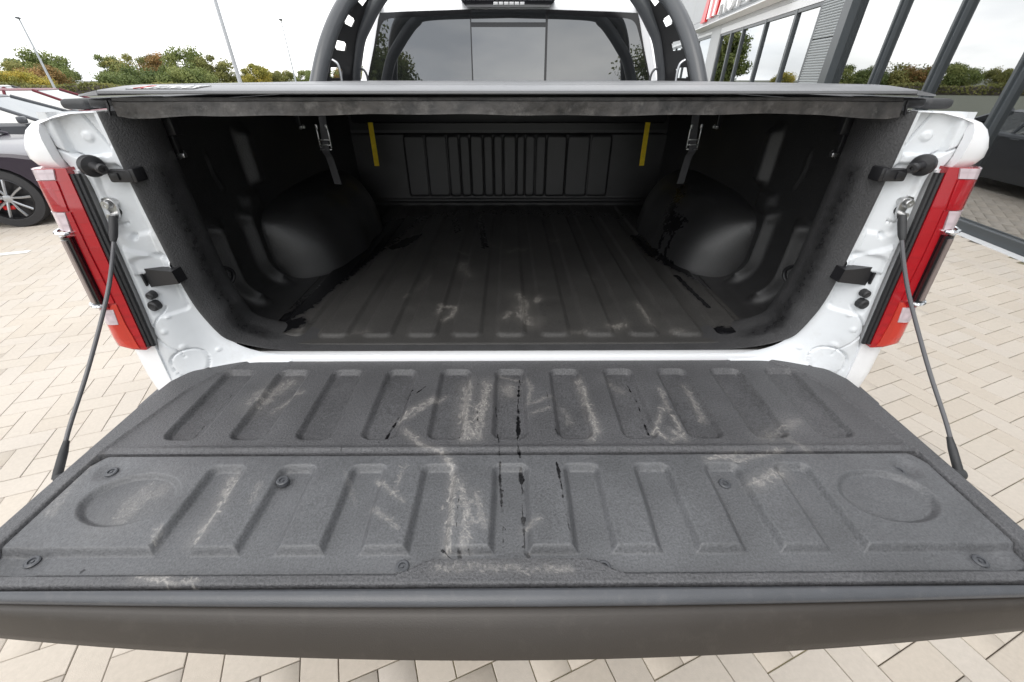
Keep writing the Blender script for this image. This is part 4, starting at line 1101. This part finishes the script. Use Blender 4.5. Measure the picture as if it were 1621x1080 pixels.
# cladding panels above the glazing
for i, (a, b) in enumerate([(-12, -8.1), (-8.1, -4.2), (-4.2, -0.3), (-0.3, 2.6), (2.6, 5.30)]):
    bbox(a + 0.006, b - 0.006, -0.10, -0.02, 4.90, 5.72, 'cladding_panel', B_WALL)
    bbox(a + 0.006, b - 0.006, -0.10, -0.02, 5.732, ZT - 0.006, 'cladding_panel', B_WALL)
xs_ = [6.52, 9.2, 11.9, 14.55, 17.3, 20.0, 22.8, 26.0]
for a, b in zip(xs_[:-1], xs_[1:]):
    bbox(a + 0.006, b - 0.006, -0.10, -0.02, 3.245, 3.775, 'cladding_panel', B_WALL)
    bbox(a + 0.006, b - 0.006, -0.10, -0.02, 3.787, 5.20, 'cladding_panel', B_WALL)
    bbox(a + 0.006, b - 0.006, -0.10, -0.02, 5.212, ZT - 0.006, 'cladding_panel', B_WALL)
bbox(6.52, 14.40, -0.095, -0.004, 3.06, 3.235, 'lintel_panel', B_TRIM)
bbox(14.40, 15.70, -0.09, 0.0, 0.0, 3.238, 'pier_panel', B_WALL)
bbox(15.70, 26.0, -0.09, -0.006, 3.15, 3.238, 'lintel_panel', B_TRIM)
# protruding light ledge below the lettering
MB().prism([(0.0, 3.36), (0.0, 3.42), (0.30, 3.440), (0.33, 3.425), (0.33, 3.405), (0.30, 3.395)], lambda a, b, d: (d, a, b), 8.2, 18.3).build('light_ledge', mat('ledge_white', (0.78, 0.78, 0.78), 0.4), bld, smooth=False)
# ribbed cladding beside the big windows
for z0, z1 in ((0.05, 2.372), (2.388, 4.70), (4.712, ZT - 0.01)):
    n = int((z1 - z0) / 0.0475)
    pr = [(-0.10, z0)]
    for k in range(n):
        a = z0 + (z1 - z0) * k / n; h_ = (z1 - z0) / n
        pr += [(-0.012, a + 0.001), (-0.004, a + 0.35 * h_), (-0.004, a + 0.72 * h_), (-0.028, a + 0.80 * h_), (-0.028, a + 0.96 * h_)]
    pr.append((-0.10, z1))
    MB().prism(pr, lambda a, b, d: (d, a, b), 5.43, 6.50).build('ribbed_panel', B_RIB, bld, smooth=False)
# big glazing: panes between mullions
mull = [5.20, 3.62, 2.20, 0.83, -0.54, -1.91, -3.28, -4.65, -6.02, -7.39, -8.76, -10.13, -11.9]
for a, b in zip(mull[:-1], mull[1:]):
    bbox(b + 0.03, a - 0.03, -0.055, -0.035, 0.13, 4.80, 'window_pane', B_GLASS)
for i, s_ in enumerate(mull):
    w_ = 0.15 if i == 0 else 0.055
    d_ = 0.17 if i == 0 else 0.085
    bbox(s_ - w_, s_ + w_, -0.12, d_ - 0.06, 0.002, 4.888, 'mullion', B_FRAME, bev=0.006)
    if i: bbox(s_ - 0.022, s_ + 0.022, d_ - 0.058, d_ - 0.03, 0.06, 4.88, 'cover_strip', B_FRAME)
bbox(-11.9, 5.05, -0.11, 0.035, 0.001, 0.125, 'bottom_rail', B_FRAME, bev=0.006)
bbox(-11.9, 5.05, -0.11, 0.030, 4.80, 4.885, 'top_rail', B_FRAME)
bbox(-11.9, 6.5, 0.036, 0.16, -0.001, 0.006, 'drip_strip', B_TRIM)
# second window band
mull2 = [6.56, 7.86, 9.84, 11.80, 13.05, 14.34]
for a, b in zip(mull2[:-1], mull2[1:]):
    bbox(a + 0.03, b - 0.03, -0.085, -0.065, 0.10, 3.0, 'window_pane', B_GLASS)
for i, s_ in enumerate(mull2):
    bbox(s_ - 0.06, s_ + 0.06, -0.15, -0.012, 0.001, 3.055, 'mullion', B_FRAME, bev=0.005)
bbox(6.62, 14.28, -0.14, -0.02, 2.985, 3.05, 'top_rail', B_FRAME)
bbox(6.62, 14.28, -0.14, -0.02, 0.001, 0.10, 'bottom_rail', B_FRAME)
for a, b in ((15.72, 18.0), (18.06, 20.6), (20.66, 23.2), (23.26, 25.9)):
    bbox(a + 0.06, b, -0.085, -0.065, 0.10, 3.06, 'window_pane', B_GLASS)
    bbox(a - 0.055, a + 0.055, -0.15, -0.012, 0.001, 3.145, 'mullion', B_FRAME)
bbox(15.78, 26.0, -0.14, -0.02, 3.06, 3.14, 'top_rail', B_FRAME)
# interior lamps seen through the glass
MB().tube([(14.90, 17.14, 3.6), (16.80, 17.13, 3.6)], 0.03, 8).build('ceiling_lamp', B_TUBE, None)
lamp = bpy.data.objects['ceiling_lamp']
tag(lamp, 'white tube lamp glowing inside the showroom behind the big front windows', 'lamp', 'tube lamps in the showroom')
MB().tube([(11.77, 24.0, 2.9), (13.48, 24.0, 2.9)], 0.03, 8).build('ceiling_lamp', B_TUBE, None)
tag(bpy.data.objects['ceiling_lamp.001'], 'white tube lamp glowing inside behind the lower window band beyond the ribbed panel', 'lamp', 'tube lamps in the showroom')
# logo stripes and letters
def logo(poly, m):
    MB().prism([(17.75 - a, 3.66 + b) for a, b in poly], lambda a, b, d: (a, d, b), 0.0, 0.10).build('logo_stripe', m, bld, smooth=False)
logo([(0.0, 0.0), (0.75, 0.0), (1.20, 1.55), (0.95, 1.55)], B_RED)
logo([(1.02, 0.06), (1.42, 0.06), (1.62, 1.55), (1.25, 1.55)], B_LET)
logo([(1.48, 0.06), (1.78, 0.06), (2.06, 1.55), (1.67, 1.55)], B_RED)
logo([(1.82, 0.08), (2.12, 0.08), (2.46, 1.55), (2.10, 1.55)], B_LET)
logo([(2.17, 0.08), (2.38, 0.08), (2.86, 1.55), (2.50, 1.55)], B_RED)
adv = 15.15
for ch, wd in zip('AUTOHAUS', (0.98, 0.96, 0.86, 1.04, 0.98, 0.98, 0.96, 0.9)):
    me = text_mesh(ch, 1.30, 0.05, 0.0)
    me.materials.clear(); me.materials.append(B_LET)
    o = link('sign_letter', me, bld)
    o.location = (adv, 0.035, 3.70)
    o.rotation_euler = (R(90), 0, R(180))
    adv -= wd
bbox(8.4, 15.2, -0.018, -0.004, 3.62, 3.69, 'sign_rail', B_FRAME)

# ------------------------------------------------------------------ ground and herringbone paving
g_mat = mat('lot_surface', (0.10, 0.105, 0.075), 0.9, var=0.08, vscale=0.6)
gm = MB().add([(-400, -400, -0.02), (400, -400, -0.02), (400, 700, -0.02), (-400, 700, -0.02)], [(0, 1, 2, 3)])
ground = tag(gm.build('ground', g_mat, None, smooth=False), kind='structure')
def joint_mat():
    m = bpy.data.materials.new('joint_sand'); m.use_nodes = True
    nt = m.node_tree; b = nt.nodes['Principled BSDF']; b.inputs['Roughness'].default_value = 0.95
    g = nt.nodes.new('ShaderNodeNewGeometry')
    n = nt.nodes.new('ShaderNodeTexNoise'); n.inputs['Scale'].default_value = 1.3; n.inputs['Detail'].default_value = 8
    nt.links.new(g.outputs['Position'], n.inputs['Vector'])
    c = nt.nodes.new('ShaderNodeValToRGB')
    c.color_ramp.elements[0].position = 0.46; c.color_ramp.elements[0].color = (0.11, 0.092, 0.072, 1)
    c.color_ramp.elements[1].position = 0.62; c.color_ramp.elements[1].color = (0.25, 0.23, 0.12, 1)
    nt.links.new(n.outputs['Fac'], c.inputs['Fac']); nt.links.new(c.outputs['Color'], b.inputs['Base Color'])
    return m
pav = tag(MB().add([(-19, -4, -0.0075), (7.6, -4, -0.0075), (7.6, 19, -0.0075), (-19, 19, -0.0075)], [(0, 1, 2, 3)]).build('paving', joint_mat(), None, smooth=False), kind='structure')
P_MAT = attr_mat('paver_concrete', [(0.0, (0.455, 0.405, 0.346)), (0.45, (0.472, 0.424, 0.366)), (0.8, (0.476, 0.432, 0.381)), (1.0, (0.462, 0.416, 0.362))], rough=0.85, bump=0.35, bscale=420, var=0.11, vscale=55)
PW = 0.12
BA = np.array([0.934, 0.358]); BB = np.array([-0.358, 0.934])       # the two joint directions
bricks = []
for i in range(-170, 120):
    for j in range(-90, 190):
        m_ = (i - j) % 4
        if m_ == 0: c, rot = ((i + 1.0) * PW, (j + 0.5) * PW), 0
        elif m_ == 3: c, rot = ((i + 0.5) * PW, (j + 1.0) * PW), 1
        else: continue
        p = BA * c[0] + BB * c[1] + np.array([0.03, 0.02])
        if not (-18.5 < p[0] < 7.4 and -3.6 < p[1] < 18.5): continue
        # in front of the building only
        lx = (p[0] - 5.76) * math.cos(FA) + (p[1] - 3.80) * math.sin(FA)
        ly = -(p[0] - 5.76) * math.sin(FA) + (p[1] - 3.80) * math.cos(FA)
        if ly < 0.16: continue
        bricks.append((p[0], p[1], rot))
bricks = np.array(bricks)
tint = rng.random(len(bricks))
lift = rng.uniform(-0.0012, 0.0008, len(bricks))
hl, hw, ch = 0.24 / 2 - 0.0016, 0.12 / 2 - 0.0016, 0.0018
tv = np.array([(sx * (hl - d), sy * (hw - d), z) for z, d in ((-0.014, 0), (-0.0022, 0), (0, ch)) for sx, sy in ((-1, -1), (1, -1), (1, 1), (-1, 1))])
tf = [(a + 4 * l, (a + 1) % 4 + 4 * l, (a + 1) % 4 + 4 * l + 4, a + 4 * l + 4) for l in (0, 1) for a in range(4)] + [(8, 9, 10, 11)]
ANG = math.atan2(BA[1], BA[0])
# which bricks does the photograph's viewpoint see, nearest first: those become single pavers
bpy.context.view_layer.update()
dg = bpy.context.evaluated_depsgraph_get()
eye = Vector((0.0, -0.971, 1.65))
inv = cam.matrix_world.inverted()
fx = 645.0
cand = []
for k, (x, y, r_) in enumerate(bricks):
    q = inv @ Vector((x, y, 0))
    if q.z > -0.3: continue
    u, v = 810.5 + fx * q.x / -q.z, 540 - fx * q.y / -q.z
    if -25 < u < 1646 and -20 < v < 1105: cand.append((-q.z, k))
cand.sort()
single = []
for d, k in cand:
    tgt = Vector((bricks[k][0], bricks[k][1], 0.0))
    seen = False
    for ox, oy in ((0, 0), (0.06, 0), (-0.06, 0), (0, 0.06), (0, -0.06)):
        t_ = tgt + Vector((ox, oy, 0)); dv = t_ - eye
        hit, loc_, *_r = SC.ray_cast(dg, eye, dv.normalized(), distance=dv.length - 0.03)
        if not hit: seen = True; break
    if seen: single.append(k)
    if len(single) >= 298: break
sset = set(single)
var_me = []
for t_ in np.linspace(0.02, 0.98, 12):
    mb = MB().add(tv, tf); mb.a['tint'] = np.full(12, t_)
    var_me.append(mb.mesh('paver', P_MAT, smooth=False))
for k in single:
    o = link('paver', var_me[int(tint[k] * 11.99)], pav)
    o.location = (bricks[k][0], bricks[k][1], lift[k])
    o.rotation_euler = (rng.normal(0, 0.002), rng.normal(0, 0.002), ANG + (math.pi / 2 if bricks[k][2] else 0))
rest = np.array([k for k in range(len(bricks)) if k not in sset])
b = bricks[rest]; an = ANG + b[:, 2] * math.pi / 2
ca, sa = np.cos(an)[:, None], np.sin(an)[:, None]
VX = b[:, 0:1] + tv[None, :, 0] * ca - tv[None, :, 1] * sa
VY = b[:, 1:2] + tv[None, :, 0] * sa + tv[None, :, 1] * ca
VZ = lift[rest][:, None] + tv[None, :, 2] + 0 * ca
verts = np.stack([VX, VY, VZ], -1).reshape(-1, 3)
faces = (np.array(tf)[None] + 12 * np.arange(len(rest))[:, None, None]).reshape(-1, 4)
me = bpy.data.meshes.new('paver_field')
me.vertices.add(len(verts)); me.vertices.foreach_set('co', verts.astype(np.float32).ravel())
me.loops.add(faces.size); me.loops.foreach_set('vertex_index', faces.astype(np.int32).ravel())
me.polygons.add(len(faces)); me.polygons.foreach_set('loop_start', np.arange(0, faces.size, 4, dtype=np.int32))
me.update(calc_edges=True); me.validate()
at = me.attributes.new('tint', 'FLOAT', 'POINT'); at.data.foreach_set('value', np.repeat(tint[rest], 12).astype(np.float32))
me.materials.append(P_MAT)
tag(link('paver_field', me, pav), kind='stuff')
# painted bay line
pl_mat = mat('bay_line_paint', (0.66, 0.66, 0.63), 0.7, var=0.2, vscale=18)
a_, b_ = np.array([-9.4, 1.98]), np.array([-5.45, 3.50])
dn_ = (b_ - a_) / np.linalg.norm(b_ - a_); nn_ = np.array([-dn_[1], dn_[0]]) * 0.05
MBl = MB().add([(*(a_ - nn_), 0.0035), (*(b_ - nn_), 0.0035), (*(b_ + nn_), 0.0035), (*(a_ + nn_), 0.0035)], [(0, 1, 2, 3)])
tag(MBl.build('parking_line', pl_mat, None, smooth=False), kind='structure')

# ------------------------------------------------------------------ parked cars
CAR_GLASS = glass_mat('car_glass', (0.25, 0.28, 0.28), 0.20, see=False, dark=(0.03, 0.035, 0.035))
def car(label, paint, loc, rz, group, hgt=1.36, L_=4.85, silver=True, calliper=True):
    t = thing('parked_car', label, 'car', loc, rz, group)
    k = hgt / 1.36
    fa, ra, wr = 1.47, -1.48, 0.345
    top = [(-2.42, .62), (-2.40, .90), (-2.28, .985), (-1.9, 1.01), (-1.2, 1.00), (0.0, .975), (0.75, .965), (1.2, .945), (1.8, .88), (2.2, .80), (2.37, .72), (2.43, .60), (2.42, .38), (2.30, .24)]
    bot = []
    def arch(c):
        return [(c + (wr + 0.055) * math.cos(a), 0.345 + (wr + 0.055) * math.sin(a)) for a in np.linspace(-0.25, math.pi + 0.25, 15)]
    bot += [(1.93, .22)] + arch(fa)[0:] + [(0.95, .20), (-0.9, .20)] + arch(ra) + [(-2.0, .24), (-2.36, .34)]
    prof = [(a, b * k) for a, b in top + bot]
    n = len(prof)
    lay = []
    for yv, sh in ((-0.925, 0.045), (-0.90, 0.012), (-0.80, 0.0), (0.80, 0.0), (0.90, 0.012), (0.925, 0.045)):
        ring = []
        for i, (a, b) in enumerate(prof):
            zz = b - (sh if i < len(top) - 1 else 0)
            aa = a * (1 - (sh * 0.6 if i < len(top) else 0))
            if abs(yv) > 0.85 and i < 2 or i in (10, 11, 12) and abs(yv) > 0.85: aa = a * (0.965 if abs(yv) < 0.91 else 0.94)
            ring.append((aa, yv, zz))
        lay.append(ring)
    mb = MB(); mb.v = [p for r_ in lay for p in r_]
    for l in range(len(lay) - 1):
        for i in range(n):
            mb.f.append((l * n + i, l * n + (i + 1) % n, (l + 1) * n + (i + 1) % n, (l + 1) * n + i))
    mb.f.append(tuple(range(n))); mb.f.append(tuple(range((len(lay) - 1) * n, len(lay) * n))[::-1])
    body = mb.build('body', paint, t, angle=28)
    # cabin: roof panel in body colour, dark glass all round
    zt, zb = hgt, 0.965 * k
    Bq = [(0.98, -0.80), (0.98, 0.80), (-1.75, 0.80), (-1.75, -0.80)]
    Tq = [(0.05, -0.60), (0.05, 0.60), (-0.95, 0.60), (-0.95, -0.60)]
    gl = MB().add([(x, y, zb) for x, y in Bq] + [(x, y, zt - 0.03) for x, y in Tq], [(0, 1, 5, 4), (1, 2, 6, 5), (2, 3, 7, 6), (3, 0, 4, 7)])
    gl.build('glasshouse', CAR_GLASS, t, smooth=False)
    rf = MB()
    rp = [(0.07, -0.61), (0.07, 0.61), (-0.97, 0.61), (-0.97, -0.61)]
    rf.add([(x, y, zt - 0.032) for x, y in rp] + [(x * 0.9 - 0.05, y * 0.86, zt) for x, y in rp], [(0, 1, 5, 4), (1, 2, 6, 5), (2, 3, 7, 6), (3, 0, 4, 7), (4, 5, 6, 7)])
    for sy in (-1, 1):
        rf.tube([(1.0, 0.81 * sy, zb - 0.01), (0.06, 0.60 * sy, zt - 0.03)], 0.030, 6)
        rf.tube([(-1.77, 0.81 * sy, zb - 0.01), (-0.96, 0.60 * sy, zt - 0.03)], 0.075, 6)
        rf.tube([(-0.45, 0.805 * sy, zb - 0.01), (-0.45, 0.60 * sy, zt - 0.03)], 0.028, 6)
    rf.build('roof', paint, t, angle=40)
    MB().tube([(1.02, -0.62, zb + 0.012), (0.97, 0.1, zb + 0.035)], 0.008, 6).tube([(1.02, 0.0, zb + 0.012), (0.97, 0.65, zb + 0.035)], 0.008, 6).build('wiper', M['blackp'], t)
    for sy in (-1, 1):
        MB().box((2.28, 0.66 * sy, 0.64 * k), (0.16, 0.36, 0.09), 0.03).build('headlight', M['clear'], t)
        MB().box((-2.36, 0.62 * sy, 0.78 * k), (0.08, 0.44, 0.10), 0.02).build('rear_light', M['red'], t)
        MB().box((0.78, 0.98 * sy, 1.02 * k), (0.10, 0.16, 0.11), 0.03).build('mirror', paint, t)
        MB().tube([(-0.28, 0.927 * sy, 0.90 * k), (-0.10, 0.927 * sy, 0.90 * k)], 0.012, 6).build('door_handle', paint, t)
    MB().box((2.38, 0, 0.42), (0.06, 1.3, 0.16), 0.02).build('grille', M['blackp'], t)
    MB().box((0, 0, 0.30), (4.3, 1.5, 0.16), 0.02).build('underbody', M['blackp'], t)
    for xw in (fa, ra):
        for sy in (-1, 1):
            ax = (0, sy, 0)
            w = MB().lathe([(0.245, -0.11), (0.335, -0.11), (0.355, -0.07), (0.358, 0.06), (0.345, 0.095), (0.262, 0.105), (0.252, 0.09), (0.25, -0.05)], (xw, 0.815 * sy, 0.358), ax, 40).build('wheel', M['tyre'], t, angle=50)
            MB().lathe([(0, -0.02), (0.20, -0.02), (0.25, -0.04), (0.252, 0.092), (0.240, 0.098), (0.236, 0.0)], (xw, 0.815 * sy, 0.358), ax, 40).build('rim', M['rim_dark'], w, angle=50)
            sp = MB()
            c0 = Vector((xw, (0.815 + 0.075) * sy, 0.358))
            for q in range(5):
                for dq in (-0.16, 0.16):
                    a0 = 2 * math.pi * q / 5 + 0.32
                    d1 = Vector((math.cos(a0 + dq * 0.75), 0, math.sin(a0 + dq * 0.75))); d2 = Vector((math.cos(a0 + dq * 1.7), 0, math.sin(a0 + dq * 1.7)))
                    sp.tube([c0 + d1 * 0.045, c0 + d2 * 0.14 + Vector((0, 0.012 * sy, 0)), c0 + d2 * 0.244], [0.014, 0.014, 0.016], 5)
            sp.lathe([(0.048, -0.02), (0.048, 0.006), (0.03, 0.010), (0, 0.010)], c0[:], ax, 16)
            sp.build('spokes', M['rim_silver'] if silver else M['rim_dark'], w, angle=40)
            if calliper:
                MB().box((xw - 0.13, 0.850 * sy, 0.385), (0.075, 0.05, 0.15), 0.012).box((xw - 0.055, 0.850 * sy, 0.245), (0.12, 0.05, 0.05), 0.012).build('brake_caliper', M['caliper'], w)
    return t
P_PURPLE = mat('dark_plum_paint', (0.016, 0.010, 0.022), 0.3, coat=0.35, spec=0.35)
P_RED = mat('dark_red_paint', (0.12, 0.008, 0.018), 0.45, coat=0.15, spec=0.3)
P_SILVER = mat('silver_paint', (0.55, 0.56, 0.58), 0.22, coat=1.0, metal=0.4)
P_BLACK = mat('black_paint', (0.010, 0.010, 0.012), 0.15, coat=1.0)
P_GREY = mat('dark_grey_paint', (0.085, 0.09, 0.10), 0.42, coat=0.15, spec=0.3)
HZ = math.atan2(0.358, 0.934)
car('dark plum coupe with silver spoke wheels and red callipers, nearest car beside the pickup', P_PURPLE, (-8.11, 4.74, 0), HZ, 'cars parked in the lot')
car('dark grey car parked directly behind the plum coupe', P_GREY, (-9.55, 7.75, 0), HZ, 'cars parked in the lot', hgt=1.40, calliper=False)
car('dark red car parked two bays behind the plum coupe', P_RED, (-11.2, 10.6, 0), HZ, 'cars parked in the lot', hgt=1.46, calliper=False)
car('black car parked at the far left edge behind the red car', P_BLACK, (-14.4, 12.6, 0), HZ, 'cars parked in the lot', hgt=1.5, calliper=False, silver=False)
car('dark grey car mirrored in the showroom window, parked ahead of the pickup by the building', P_GREY, (3.15, 7.10, 0), FA + math.pi, 'cars parked in the lot', hgt=1.20, silver=False, calliper=False)

# ------------------------------------------------------------------ lamp posts
POLE = mat('galvanised_pole', (0.42, 0.44, 0.46), 0.45, metal=0.5, var=0.08, vscale=3)
def lamp_post(label, x, y, h, r0, dirn):
    t = thing('lamp_post', label, 'lamp post', (x, y, 0), 0, 'lamp posts in the lot')
    MB().tube([(0, 0, 0), (0, 0, h * 0.5), (0, 0, h)], [r0, r0 * 0.8, r0 * 0.55], 10).build('pole', POLE, t)
    dx, dy = dirn
    a = math.atan2(dy, dx)
    MB().box((0.30 * math.cos(a), 0.30 * math.sin(a), h + 0.05), (0.70, 0.34, 0.12), 0.04, rot=Matrix.Rotation(a, 3, 'Z')).build('lamp_head', B_FRAME, t)
    MB().tube([(0, 0, h - 0.12), (0.1 * math.cos(a), 0.1 * math.sin(a), h + 0.02)], 0.05, 8).build('bracket', POLE, t)
    return t
lamp_post('pale lamp post with dark head standing before the tree at far left', -1.2026 * 41.0, -0.971 + 1.2759 * 41.0, 1.65 + 0.1238 * 41, 0.12, (0.7, -1))
lamp_post('thick grey lamp post rising out of the picture beside the long tree row', -0.5556 * 17.5, -0.971 + 17.5, 6.4, 0.075, (-1, 0))
lamp_post('thin lamp post with small dark head nearest the sports bar', -0.5593 * 42.0, -0.971 + 1.2696 * 42.0, 1.65 + 0.1199 * 42, 0.09, (0.4, -1))

# ------------------------------------------------------------------ trees
BARK = mat('bark', (0.10, 0.085, 0.07), 0.9, bump=0.6, bscale=12, var=0.25, vscale=6)
def leaf_mat(name, a, b, c):
    return attr_mat(name, [(0.0, a), (0.5, b), (1.0, c)], rough=0.6, bump=0, var=0.0, transl=0.30)
LF = {
 'green': leaf_mat('leaf_green', (0.106, 0.138, 0.042), (0.169, 0.206, 0.065), (0.256, 0.275, 0.095)),
 'olive': leaf_mat('leaf_olive', (0.138, 0.144, 0.047), (0.219, 0.225, 0.074), (0.325, 0.294, 0.100)),
 'yellow': leaf_mat('leaf_yellow', (0.188, 0.188, 0.047), (0.325, 0.300, 0.063), (0.500, 0.388, 0.074)),
 'rust': leaf_mat('leaf_rust', (0.175, 0.144, 0.053), (0.281, 0.181, 0.068), (0.375, 0.219, 0.089)),
 'deep': leaf_mat('leaf_deep', (0.075, 0.106, 0.034), (0.125, 0.163, 0.053), (0.188, 0.219, 0.074)),
}
def tree(label, x, y, h, w, kind, seed, base=0.16, n_cl=28, per=300, leaf=0.9, cat='tree', lean=0.0, group='trees round the lot'):
    rg = np.random.default_rng(seed)
    t = thing('tree', label, cat, (x, y, 0), 0, group)
    mbt = MB()
    mbt.tube([(0, 0, -0.1), (0.02 * h, 0, h * 0.22), (0.01 * h + lean * 0.3, 0.01 * h, h * 0.5), (lean * 0.6, 0, h * 0.75)], [0.030 * h, 0.022 * h, 0.014 * h, 0.005 * h], 8)
    C_ = []
    for k in range(n_cl):
        d = rg.normal(size=3); d /= np.linalg.norm(d)
        rr_ = rg.uniform(0.35, 1.0) ** 0.6
        zc = base * h + (h * (1 - base)) * 0.5
        c = np.array([d[0] * w * 0.40 * rr_, d[1] * w * 0.40 * rr_, zc + d[2] * h * (1 - base) * 0.40 * rr_])
        c[0] += lean * (c[2] / h)
        C_.append((c, (0.55 * w + 0.45 * h) * rg.uniform(0.09, 0.19)))
        if k % 4 == 0:
            z0 = h * rg.uniform(0.18, 0.5)
            mbt.tube([(0.01 * h, 0, z0), tuple(np.array([0.005 * h, 0, z0]) * 0.5 + c * 0.5 + np.array([0, 0, 0.02 * h])), tuple(c)], [0.010 * h, 0.007 * h, 0.002 * h], 5)
    mbt.build('trunk', BARK, t)
    V, A = [], []
    ls = (0.019 * h + 0.012 * w) * leaf
    for c, r_ in C_:
        ct = rg.uniform(0.05, 0.95)
        d = rg.normal(size=(per, 3)); d /= np.linalg.norm(d, axis=1)[:, None]
        p = c + d * r_ * rg.uniform(0.45, 1.15, (per, 1)) * np.array([1.15, 1.15, 0.85])
        u = rg.normal(size=(per, 3)); u /= np.linalg.norm(u, axis=1)[:, None]
        v_ = np.cross(u, d); v_ /= np.linalg.norm(v_, axis=1)[:, None] + 1e-9
        s_ = ls * rg.uniform(0.5, 1.15, (per, 1))
        V.append(np.stack([p - u * s_, p + v_ * s_ * 0.6, p + u * s_, p - v_ * s_ * 0.6], 1))
        A.append(np.clip(ct + rg.normal(0, 0.12, per), 0, 1))
    V = np.concatenate(V).reshape(-1, 3); A = np.concatenate(A)
    n = len(A)
    me = bpy.data.meshes.new('crown')
    me.vertices.add(n * 4); me.vertices.foreach_set('co', V.astype(np.float32).ravel())
    me.loops.add(n * 4); me.loops.foreach_set('vertex_index', np.arange(n * 4, dtype=np.int32))
    me.polygons.add(n); me.polygons.foreach_set('loop_start', np.arange(0, n * 4, 4, dtype=np.int32))
    me.update(calc_edges=True)
    at = me.attributes.new('tint', 'FLOAT', 'POINT'); at.data.foreach_set('value', np.repeat(A, 4).astype(np.float32))
    me.materials.append(LF[kind])
    link('crown', me, t)
    return t
TREES = [
 ('big round green tree behind the leftmost lamp post', -95.5, 99.0, 7.3, 12.4, 'green', 1),
 ('rust brown tree in front of the big round green tree', -82.1, 84.0, 3.7, 9.4, 'rust', 2),
 ('yellow green bushy tree at the left edge of the picture', -77.0, 75.0, 2.8, 10.0, 'yellow', 3),
 ('green tree at the right foot of the big round green tree', -89.2, 97.0, 3.6, 6.0, 'green', 4),
 ('olive green tree cut off by the left edge behind the yellow bush', -95.8, 91.0, 5.8, 10.7, 'olive', 5),
 ('leaning green tree at the left end of the long tree row', -96.5, 119.0, 6.9, 9.4, 'green', 6),
 ('olive tree second in the long tree row, next to the leaning one', -92.0, 121.0, 7.3, 12.0, 'olive', 7),
 ('olive tree with rusty leaves in the middle of the long row', -86.0, 120.0, 7.3, 9.4, 'rust', 8),
 ('tallest green tree in the long row', -77.4, 117.0, 8.1, 12.8, 'green', 9),
 ('olive tree ending the long row, left of the thick lamp post', -71.8, 118.0, 7.3, 9.4, 'olive', 10),
 ('low green bush under the tallest tree of the long row', -65.8, 99.0, 3.6, 14.2, 'green', 11),
 ('low dark bush under the middle of the long row', -79.0, 102.0, 3.2, 16.0, 'deep', 12),
 ('small olive tree behind the foot of the thick lamp post', -70.6, 124.0, 3.0, 8.5, 'olive', 13),
 ('small bright yellow tree right of the thick lamp post', -59.4, 114.0, 4.7, 9.3, 'yellow', 14),
 ('small olive tree between the yellow tree and the thin lamp post', -58.3, 124.0, 3.7, 9.0, 'olive', 15),
 ('small green tree just left of the sports bar', -51.8, 124.0, 3.8, 7.1, 'green', 16),
 ('broad olive tree mirrored in the second big window from the ribbed panel', -30.2, 100.0, 4.1, 11.0, 'olive', 21),
 ('green tree mirrored in the first big window from the ribbed panel', -22.2, 100.0, 3.8, 8.0, 'green', 22),
 ('brown patched tree mirrored in the second big window from the ribbed panel', -33.2, 98.0, 3.9, 6.0, 'rust', 23),
 ('wide green tree mirrored at the right end of the bed cover', -36.6, 96.0, 4.0, 9.0, 'green', 24),
 ('low dark tree mirrored in the first big window beside the ribbed panel', -25.8, 98.0, 3.4, 7.0, 'deep', 25),
 ('yellow bush mirrored low in the window beside the ribbed panel', -8.0, 80.0, 2.6, 5.0, 'yellow', 26),
 ('tall green tree mirrored in the far end of the lower window band', 4.4, 44.0, 5.7, 3.6, 'green', 27),
 ('dense green tree mirrored at the left of the truck cab rear window', -5.4, -15.0, 8.6, 4.0, 'green', 28),
 ('green tree mirrored at the right of the truck cab rear window', 6.5, -15.0, 8.0, 3.2, 'green', 29),
]
for (lb, x, y, h, w, kd, sd) in TREES:
    tree(lb, x, y, h, w, kd, sd, base=0.0 if y > 45 else 0.12, lean=-1.0 if 'leaning' in lb else 0.0, leaf=0.9 if y > 0 else 0.42, per=300 if y > 0 else 600)

# clipped hedge along the far edge of the lot
def hedge(label, p0, p1, h, wd, n, kind, seed):
    rg = np.random.default_rng(seed)
    d = np.array(p1) - np.array(p0); ln = np.linalg.norm(d)
    t = thing('hedge', label, 'hedge', (p0[0], p0[1], 0), math.atan2(d[1], d[0]))
    hx = h * (0.85 + 0.15 * np.sin(np.linspace(0, ln, 200) * 0.7) + rg.normal(0, 0.05, 200))
    px_ = rg.uniform(0, ln, n); top = np.interp(px_, np.linspace(0, ln, 200), hx)
    p = np.stack([px_, rg.normal(0, wd / 3, n), top * rg.uniform(0, 1, n) ** 0.6], 1)
    u = rg.normal(size=(n, 3)); u /= np.linalg.norm(u, axis=1)[:, None]
    v = np.cross(u, rg.normal(size=(n, 3))); v /= np.linalg.norm(v, axis=1)[:, None]
    s_ = rg.uniform(0.09, 0.20, (n, 1))
    V = np.stack([p - u * s_, p + v * s_ * 0.6, p + u * s_, p - v * s_ * 0.6], 1).reshape(-1, 3)
    me = bpy.data.meshes.new('foliage')
    me.from_pydata(V.tolist(), [], np.arange(4 * n).reshape(-1, 4).tolist())
    at = me.attributes.new('tint', 'FLOAT', 'POINT'); at.data.foreach_set('value', np.repeat(np.clip(0.35 + 0.25 * np.sin(px_ * 0.9) + rg.normal(0, 0.15, n), 0, 1), 4).astype(np.float32))
    me.materials.append(LF[kind])
    link('foliage', me, t)
    MB().box((ln / 2, 0, h * 0.36), (ln, wd * 0.5, h * 0.72), 0.05).build('inner_twigs', BARK, t)
hedge('low green hedge along the far edge of the car park', (-76, 60), (-8, 72), 1.25, 1.2, 14000, 'olive', 41)
